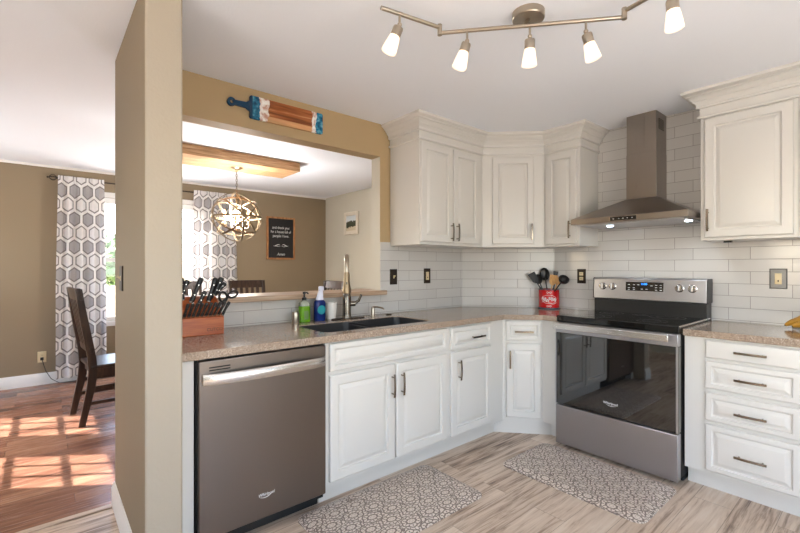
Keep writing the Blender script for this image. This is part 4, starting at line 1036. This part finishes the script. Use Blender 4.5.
# ================================================================ TRACK LIGHT
tl = thing('track_light', 'brushed nickel five-head track light on kitchen ceiling', 'track light', (1.535, -1.885, CEIL))
MB().lathe([(.069, 0), (.069, -.026), (.066, -.030), (0, -.030)], (1.535, -1.885, CEIL), seg=36).build('canopy', M['nickel'], tl)
zb = 2.305
p = [Vector((1.276, -2.168, zb)), Vector((1.85, -1.672, zb))]
mbar = MB(); mbar.tube(p, .0085, 12); mbar.cyl((1.545, -1.93, zb), (1.535, -1.885, CEIL-.03), .008, 10); mbar.build('bar', M['nickel'], tl)
L0, L1 = Vector((1.280, -2.175, 2.325)), Vector((1.226, -2.458, 2.325)); R0, R1 = Vector((1.853, -1.683, 2.325)), Vector((2.115, -1.735, 2.325))
jb = MB()
for q in (L0, R0): jb.cyl((q.x, q.y, zb-.014), (q.x, q.y, 2.337), .0105, 12)
jb.build('joint', M['nickel'], tl)
MB().tube([L0, L1], .0085, 12).build('swing_arm', M['nickel'], tl); MB().tube([R0, R1], .0085, 12).build('swing_arm', M['nickel'], tl)
rt = Vector((.6463, .7631, 0))
def head(q, tilt, depth):
    q = Vector(q); dr = (Vector((0,0,-1))+rt*tilt+Vector((-.763, .646, 0))*depth).normalized()
    s0 = q+Vector((0,0,-.045)); st = MB().cyl(q, s0, .005, 10)
    st.sphere(s0, .010, 2); st.build('stem', M['nickel'], tl)
    s1 = s0+dr*.008
    so = MB().lathe([(.008, 0), (.020, .004), (.0215, .010), (.0215, .044), (.020, .046)], s1, dr, 24).build('socket', M['nickel'], tl)
    a = s1+dr*.036
    MB().lathe([(.020, 0), (.024, .02), (.029, .052), (.0315, .074), (.029, .076), (.0, .072)], a, dr, 28).build('glass_shade', M['shade_glow'], so)
    light('track_bulb', 'SPOT', a+dr*.085, 2.0, (1, .92, .82), dr, spot_size=R(150), spot_blend=.9, shadow_soft_size=.035)
head(L0.lerp(L1, .70), -.42, .05)
head((1.365, -2.092, zb), -.30, .05)
head((1.562, -1.915, zb), .02, .15)
head((1.735, -1.770, zb), .30, .05)
head((2.035, -1.719, 2.325), .10, .02)

# ================================================================ DINING ROOM
bm_ = thing('ceiling_beam', 'rustic pine box beam on the dining ceiling above chandelier', 'beam', (-1.76, -2.05, CEIL))
MB().box((-1.57, -2.72, 2.288), (-1.54, -1.41, CEIL-.001)).build('side_board', M['pine'], bm_, bevel=.003)
MB().box((-1.98, -2.72, 2.288), (-1.95, -1.41, CEIL-.001)).build('side_board', M['pine'], bm_, bevel=.003)
MB().box((-1.949, -2.72, 2.290), (-1.571, -1.41, 2.312)).build('bottom_board', M['pine'], bm_, bevel=.002)
MB().box((-1.949, -1.44, 2.3125), (-1.571, -1.412, CEIL-.001)).build('end_board', M['pine'], bm_)

cx, cy, cz, cr_ = -1.79, -1.99, 1.782, .247
cl = thing('chandelier', 'silver open-orb chandelier with lit candle bulbs hanging from beam', 'chandelier', (cx, cy, 2.29))
MB().lathe([(0, -.025), (.03, -.022), (.055, -.010), (.062, 0)], (cx, cy, 2.29), seg=24).build('canopy', M['silver'], cl)
chn = MB(); z = 2.268
i = 0
while z > cz+cr_+.03:
    tl_ = [(math.cos(t)*.009, math.sin(t)*.015) for t in [2*PI*q/10 for q in range(10)]]
    chn.tube([(cx+(a if i % 2 else 0), cy+(0 if i % 2 else a), z-.012+b) for a, b in tl_], .0022, 5, closed=True); z -= .024; i += 1
chn.build('chain', M['silver'], cl)
stm = MB(); stm.cyl((cx, cy, cz-.12), (cx, cy, cz+cr_+.03), .007, 10); stm.sphere((cx, cy, cz-.12), .018, 2); stm.sphere((cx, cy, cz+cr_+.01), .014, 2); stm.build('stem', M['silver'], cl)
for ax in ((0,0,1), (1,.15,.1), (.1,1,.1), (.7,.1,.75), (-.65,.3,.7), (.1,-.75,.7), (.05,.7,.7)):
    a = Vector(ax).normalized(); b = a.orthogonal().normalized(); c_ = a.cross(b); rr = cr_*(.985 if ax[2] > .5 else 1.)
    lps = []
    mb = MB(); n_ = 48; ring = []
    for k_ in range(n_):
        t = 2*PI*k_/n_; d_ = b*math.cos(t)+c_*math.sin(t); o = Vector((cx, cy, cz))
        ring.append([o+d_*(rr-.003)-a*.009, o+d_*(rr+.003)-a*.009, o+d_*(rr+.003)+a*.009, o+d_*(rr-.003)+a*.009])
    ring.append(ring[0]); mb.loops(ring, True, (False, False)); bmesh.ops.remove_doubles(mb.bm, verts=mb.bm.verts, dist=1e-6)
    mb.build('ring', M['silver'], cl)
for k_ in range(4):
    a = PI/4+k_*PI/2+.35; ex_, ey_ = cx+.115*math.cos(a), cy+.115*math.sin(a)
    am = MB(); am.tube([(cx, cy, cz-.10), (cx+.06*math.cos(a), cy+.06*math.sin(a), cz-.125), (ex_, ey_, cz-.10), (ex_, ey_, cz-.07)], .005, 8)
    am.lathe([(.022, 0), (.024, .004), (.011, .008), (.010, .012)], (ex_, ey_, cz-.072), seg=16); ar = am.build('arm', M['silver'], cl)
    MB().cyl((ex_, ey_, cz-.064), (ex_, ey_, cz+.0), .0095, 12).build('candle_sleeve', M['silver'], ar)
    MB().lathe([(.006, 0), (.012, .012), (.0165, .03), (.013, .05), (.005, .07), (.0, .082)], (ex_, ey_, cz+.0), seg=16).build('bulb', M['bulb'], ar)
light('chandelier_glow', 'POINT', (cx, cy, cz-.03), 84, (1, .97, .95), shadow_soft_size=.08)

# dining table and chairs
tb = thing('dining_table', 'dark wooden dining table behind the half wall', 'table', (-1.87, -2.0, 0))
MB().box((-2.37, -2.95, .725), (-1.37, -1.1, .755)).build('tabletop', M['darkwood'], tb, bevel=.006)
ap = MB()
for a_, b_ in (((-2.28, -2.86, .64), (-1.46, -2.84, .724)), ((-2.28, -1.21, .64), (-1.46, -1.19, .724)), ((-2.28, -2.84, .64), (-2.26, -1.21, .724)), ((-1.48, -2.84, .64), (-1.46, -1.21, .724))): ap.box(a_, b_)
ap.build('apron', M['darkwood'], tb)
for x in (-2.25, -1.49):
    for y in (-2.83, -1.22): MB().loops([[(x-s, y-s, z), (x+s, y-s, z), (x+s, y+s, z), (x-s, y+s, z)] for s, z in ((.022, 0), (.034, .639))]).build('leg', M['darkwood'], tb, bevel=.003)
ch = thing('dining_chair', 'dark wood dining chair seen from the side beside left curtain', 'chair', (0,0,0), 0, 'dining chairs around the table')
def postpath(x, yo=0): return [(x, -.216, 0), (x, -.186, .15), (x, -.156, .30), (x, -.143, .43), (x, -.152, .55), (x, -.180, .72), (x, -.213, .92), (x, -.238, 1.10)]
for x in (-.215, .215):
    lps = []
    for (a, b, z), w in zip(postpath(x), (.022, .025, .029, .031, .029, .027, .025, .023)):
        lps.append([(a-.017, b-w, z), (a+.017, b-w, z), (a+.017, b+w, z), (a-.017, b+w, z)])
    MB().loops(lps).build('rear_post', M['darkwood'], ch, bevel=.004)
st = MB(); st.loops([[(-.235, -.165, z), (.235, -.165, z), (.245, .235, z), (.20, .255, z), (-.20, .255, z), (-.245, .235, z)] for z in (.450, .478)]); st.build('seat', M['darkwood'], ch, bevel=.008, seg=3)
ap = MB()
for s in (-1, 1): ap.box((s*.205-.011, -.13, .385), (s*.205+.011, .21, .449))
ap.box((-.194, .19, .385), (.194, .21, .449)); ap.box((-.194, -.135, .385), (.194, -.115, .449)); ap.build('apron', M['darkwood'], ch)
for s in (-1, 1):
    MB().loops([[(s*.205-w, .205-w, z), (s*.205+w, .205-w, z), (s*.205+w, .205+w, z), (s*.205-w, .205+w, z)] for w, z in ((.014, 0), (.021, .449))]).build('front_leg', M['darkwood'], ch, bevel=.003)
    for z in (.17, .29): MB().box((s*.205-.009, -.17, z-.014), (s*.205+.009, .195, z+.014)).build('stretcher', M['darkwood'], ch, bevel=.003)
def rail(z0, z1, y0, y1, bow, th=.011):
    mb = MB(); lps = []
    for i in range(9):
        q = -1+i/4.; x = q*.236; o = -bow*(1-q*q)
        lps.append([(x, y0+o-th, z0), (x, y0+o+th, z0), (x, y1+o+th, z1), (x, y1+o-th, z1)])
    return mb.loops(lps)
rail(1.01, 1.105, -.222, -.240, .018, .013).build('top_rail', M['darkwood'], ch, bevel=.004)
rail(.58, .625, -.153, -.158, .008).build('lower_rail', M['darkwood'], ch, bevel=.003)
for x in (-.14, -.07, 0, .07, .14):
    MB().loops([[(x-.019, y-.006, z), (x+.019, y-.006, z), (x+.019, y+.006, z), (x-.019, y+.006, z)] for y, z in ((-.164, .615), (-.185, .72), (-.215, .88), (-.238, 1.02))]).build('slat', M['darkwood'], ch, bevel=.002)
ch.location = (-1.865, -3.068, 0); ch.rotation_euler.z = R(5)
GC = 'dining chairs around the table'
dup(ch, (-2.60, -1.50, 0), R(-90), 'dark chair top rail above ledge, right of knife block', GC)
dup(ch, (-2.60, -2.28, 0), R(-90), 'dark chair top rail behind the knife handles', GC)
dup(ch, (-1.87, -1.02, 0), R(180), 'dark chair top rail above ledge, left of faucet', GC)

# curtains and rod
rd = thing('curtain_rod', 'thin dark bronze curtain rod with cage finials above window', 'curtain rod', (WX+.09, -2.4, 2.245))
RX = WX+.09
MB().tube([(RX, -3.37, 2.245), (RX, -1.42, 2.245)], .008, 10).build('rod', M['bronze'], rd)
for y, s in ((-3.37, -1), (-1.42, 1)):
    f = MB()
    for k_ in range(5):
        a = 2*PI*k_/5; f.tube([(RX+.033*math.sin(PI*t/8)*math.cos(a), y+s*(.012+.072*t/8), 2.245+.033*math.sin(PI*t/8)*math.sin(a)) for t in range(9)], .0035, 6)
    f.sphere((RX, y+s*.092, 2.245), .010, 2); f.sphere((RX, y+s*.01, 2.245), .011, 2); f.build('finial', M['bronze'], rd)
    MB().box((WX, y+(.06 if s < 0 else -.07), 2.235), (RX, y+(.07 if s < 0 else -.06), 2.25)).build('bracket', M['bronze'], rd)
def curtain(label, y0, y1, seed, nf, u0):
    rnd = random.Random(seed); mb = MB(); nu, nz = 110, 26
    zt, zb_ = 2.272, .062; W_ = y1-y0
    ly = mb.bm.loops.layers.uv.new('UVMap'); V = []; U = []
    ph = [rnd.uniform(0, 6.28) for _ in range(4)]
    for j in range(nz+1):
        z = zt+(zb_-zt)*j/nz; k_ = min(1, (zt-z)/.25); row = []; urow = []; acc = 0; prev = None
        spread = 1.0+.10*min(1, (zt-z)/1.2)
        for i in range(nu+1):
            t = i/nu; y = (y0+y1)/2+(t-.5)*W_*spread
            d_ = (.013+.022*k_)*math.sin(2*PI*nf*t+ph[0]+.3*math.sin(z*1.3+ph[1]))+.007*math.sin(2*PI*nf*2.3*t+ph[2])*(1-.5*k_)
            p = Vector((RX+.022+d_*(.8 if k_ > .2 else .5), y, z))
            acc += 0 if prev is None else ((p-prev).length); prev = p; row.append(mb.bm.verts.new(p)); urow.append(t*W_*1.22+u0)
        V.append(row); U.append(urow)
    for j in range(nz):
        for i in range(nu):
            f = mb.bm.faces.new((V[j][i], V[j][i+1], V[j+1][i+1], V[j+1][i]))
            for lo, (jj, ii) in zip(f.loops, ((j, i), (j, i+1), (j+1, i+1), (j+1, i))): lo[ly].uv = (U[jj][ii], zt+(zb_-zt)*jj/nz)
    me = bpy.data.meshes.new('curtain'); bmesh.ops.recalc_face_normals(mb.bm, faces=mb.bm.faces); mb.bm.to_mesh(me); mb.bm.free(); me.shade_smooth(); me.materials.append(M['curtain'])
    o = bpy.data.objects.new('curtain', me); COL.objects.link(o)
    return tag(o, label, 'curtain', 'hexagon curtains at the dining window')
curtain('grey and white hexagon curtain at left, beside the bare taupe wall', -3.375, -2.965, 3, 4, .03)
curtain('grey and white hexagon curtain at right, behind the chandelier', -2.005, -1.475, 5, 5, .0)

# wall decor
sg = thing('wall_sign', 'black wood-framed sign with white lettering on taupe dining wall', 'sign', (WX, -.775, 1.70))
y0, y1, z0, z1 = -.995, -.548, 1.388, 2.022
fr = MB()
for a_, b_ in (((WX, y0, z0), (WX+.028, y0+.025, z1)), ((WX, y1-.025, z0), (WX+.028, y1, z1)), ((WX, y0+.025, z0), (WX+.028, y1-.025, z0+.025)), ((WX, y0+.025, z1-.025), (WX+.028, y1-.025, z1))): fr.box(a_, b_)
fr.build('frame', M['oak'], sg, bevel=.002)
pnl = MB().box((WX+.001, y0+.024, z0+.024), (WX+.012, y1-.024, z1-.024)).build('panel', M['signblack'], sg)
ym = (y0+y1)/2; fr_ = face_rot((0,1,0), (1,0,0))
for body, size, z in (('and thank you', .056, 1.862), ('for a house full of', .056, 1.800), ('people I love.', .056, 1.738), ('Amen', .06, 1.466)):
    text(body, size, (WX+.0125, ym, z), fr_, M['mark'], pnl, shear=.25 if body == 'Amen' else 0, sx=.80 if 'house' in body else .85)
og = MB()
for s in (-1, 1):
    og.tube([(WX+.0128, ym+s*(.015+.10*k_/10), 1.60+.012*math.sin(k_*.55)) for k_ in range(11)], [.004*math.sin(PI*(k_+.5)/11.5)+.001 for k_ in range(11)], 6)
    for q in (.035, .06, .085): og.sphere((WX+.0128, ym+s*q, 1.612-.02*(q > .05)), .007, 1)
    og.tube([(WX+.0128, ym+s*(.01+.08*k_/10), 1.583+.004*math.cos(k_*.6)) for k_ in range(11)], .0022, 6)
og.build('ornament', M['mark'], pnl)

pc = thing('framed_picture', 'small whitewashed framed landscape print on pale dining wall', 'picture', (-2.66, 0, 1.92))
x0, x1, z0, z1 = -2.846, -2.475, 1.756, 2.09
fr = MB(); w = .055
for a_, b_ in (((x0, -.026, z0), (x0+w, -.001, z1)), ((x1-w, -.026, z0), (x1, -.001, z1)), ((x0+w, -.026, z0), (x1-w, -.001, z0+w)), ((x0+w, -.026, z1-w), (x1-w, -.001, z1))): fr.box(a_, b_)
fr.build('frame', M['frame_white'], pc, bevel=.004)
MB().box((x0+w-.002, -.016, z0+w-.002), (x1-w+.002, -.002, z1-w+.002)).build('print', M['print'], pc)
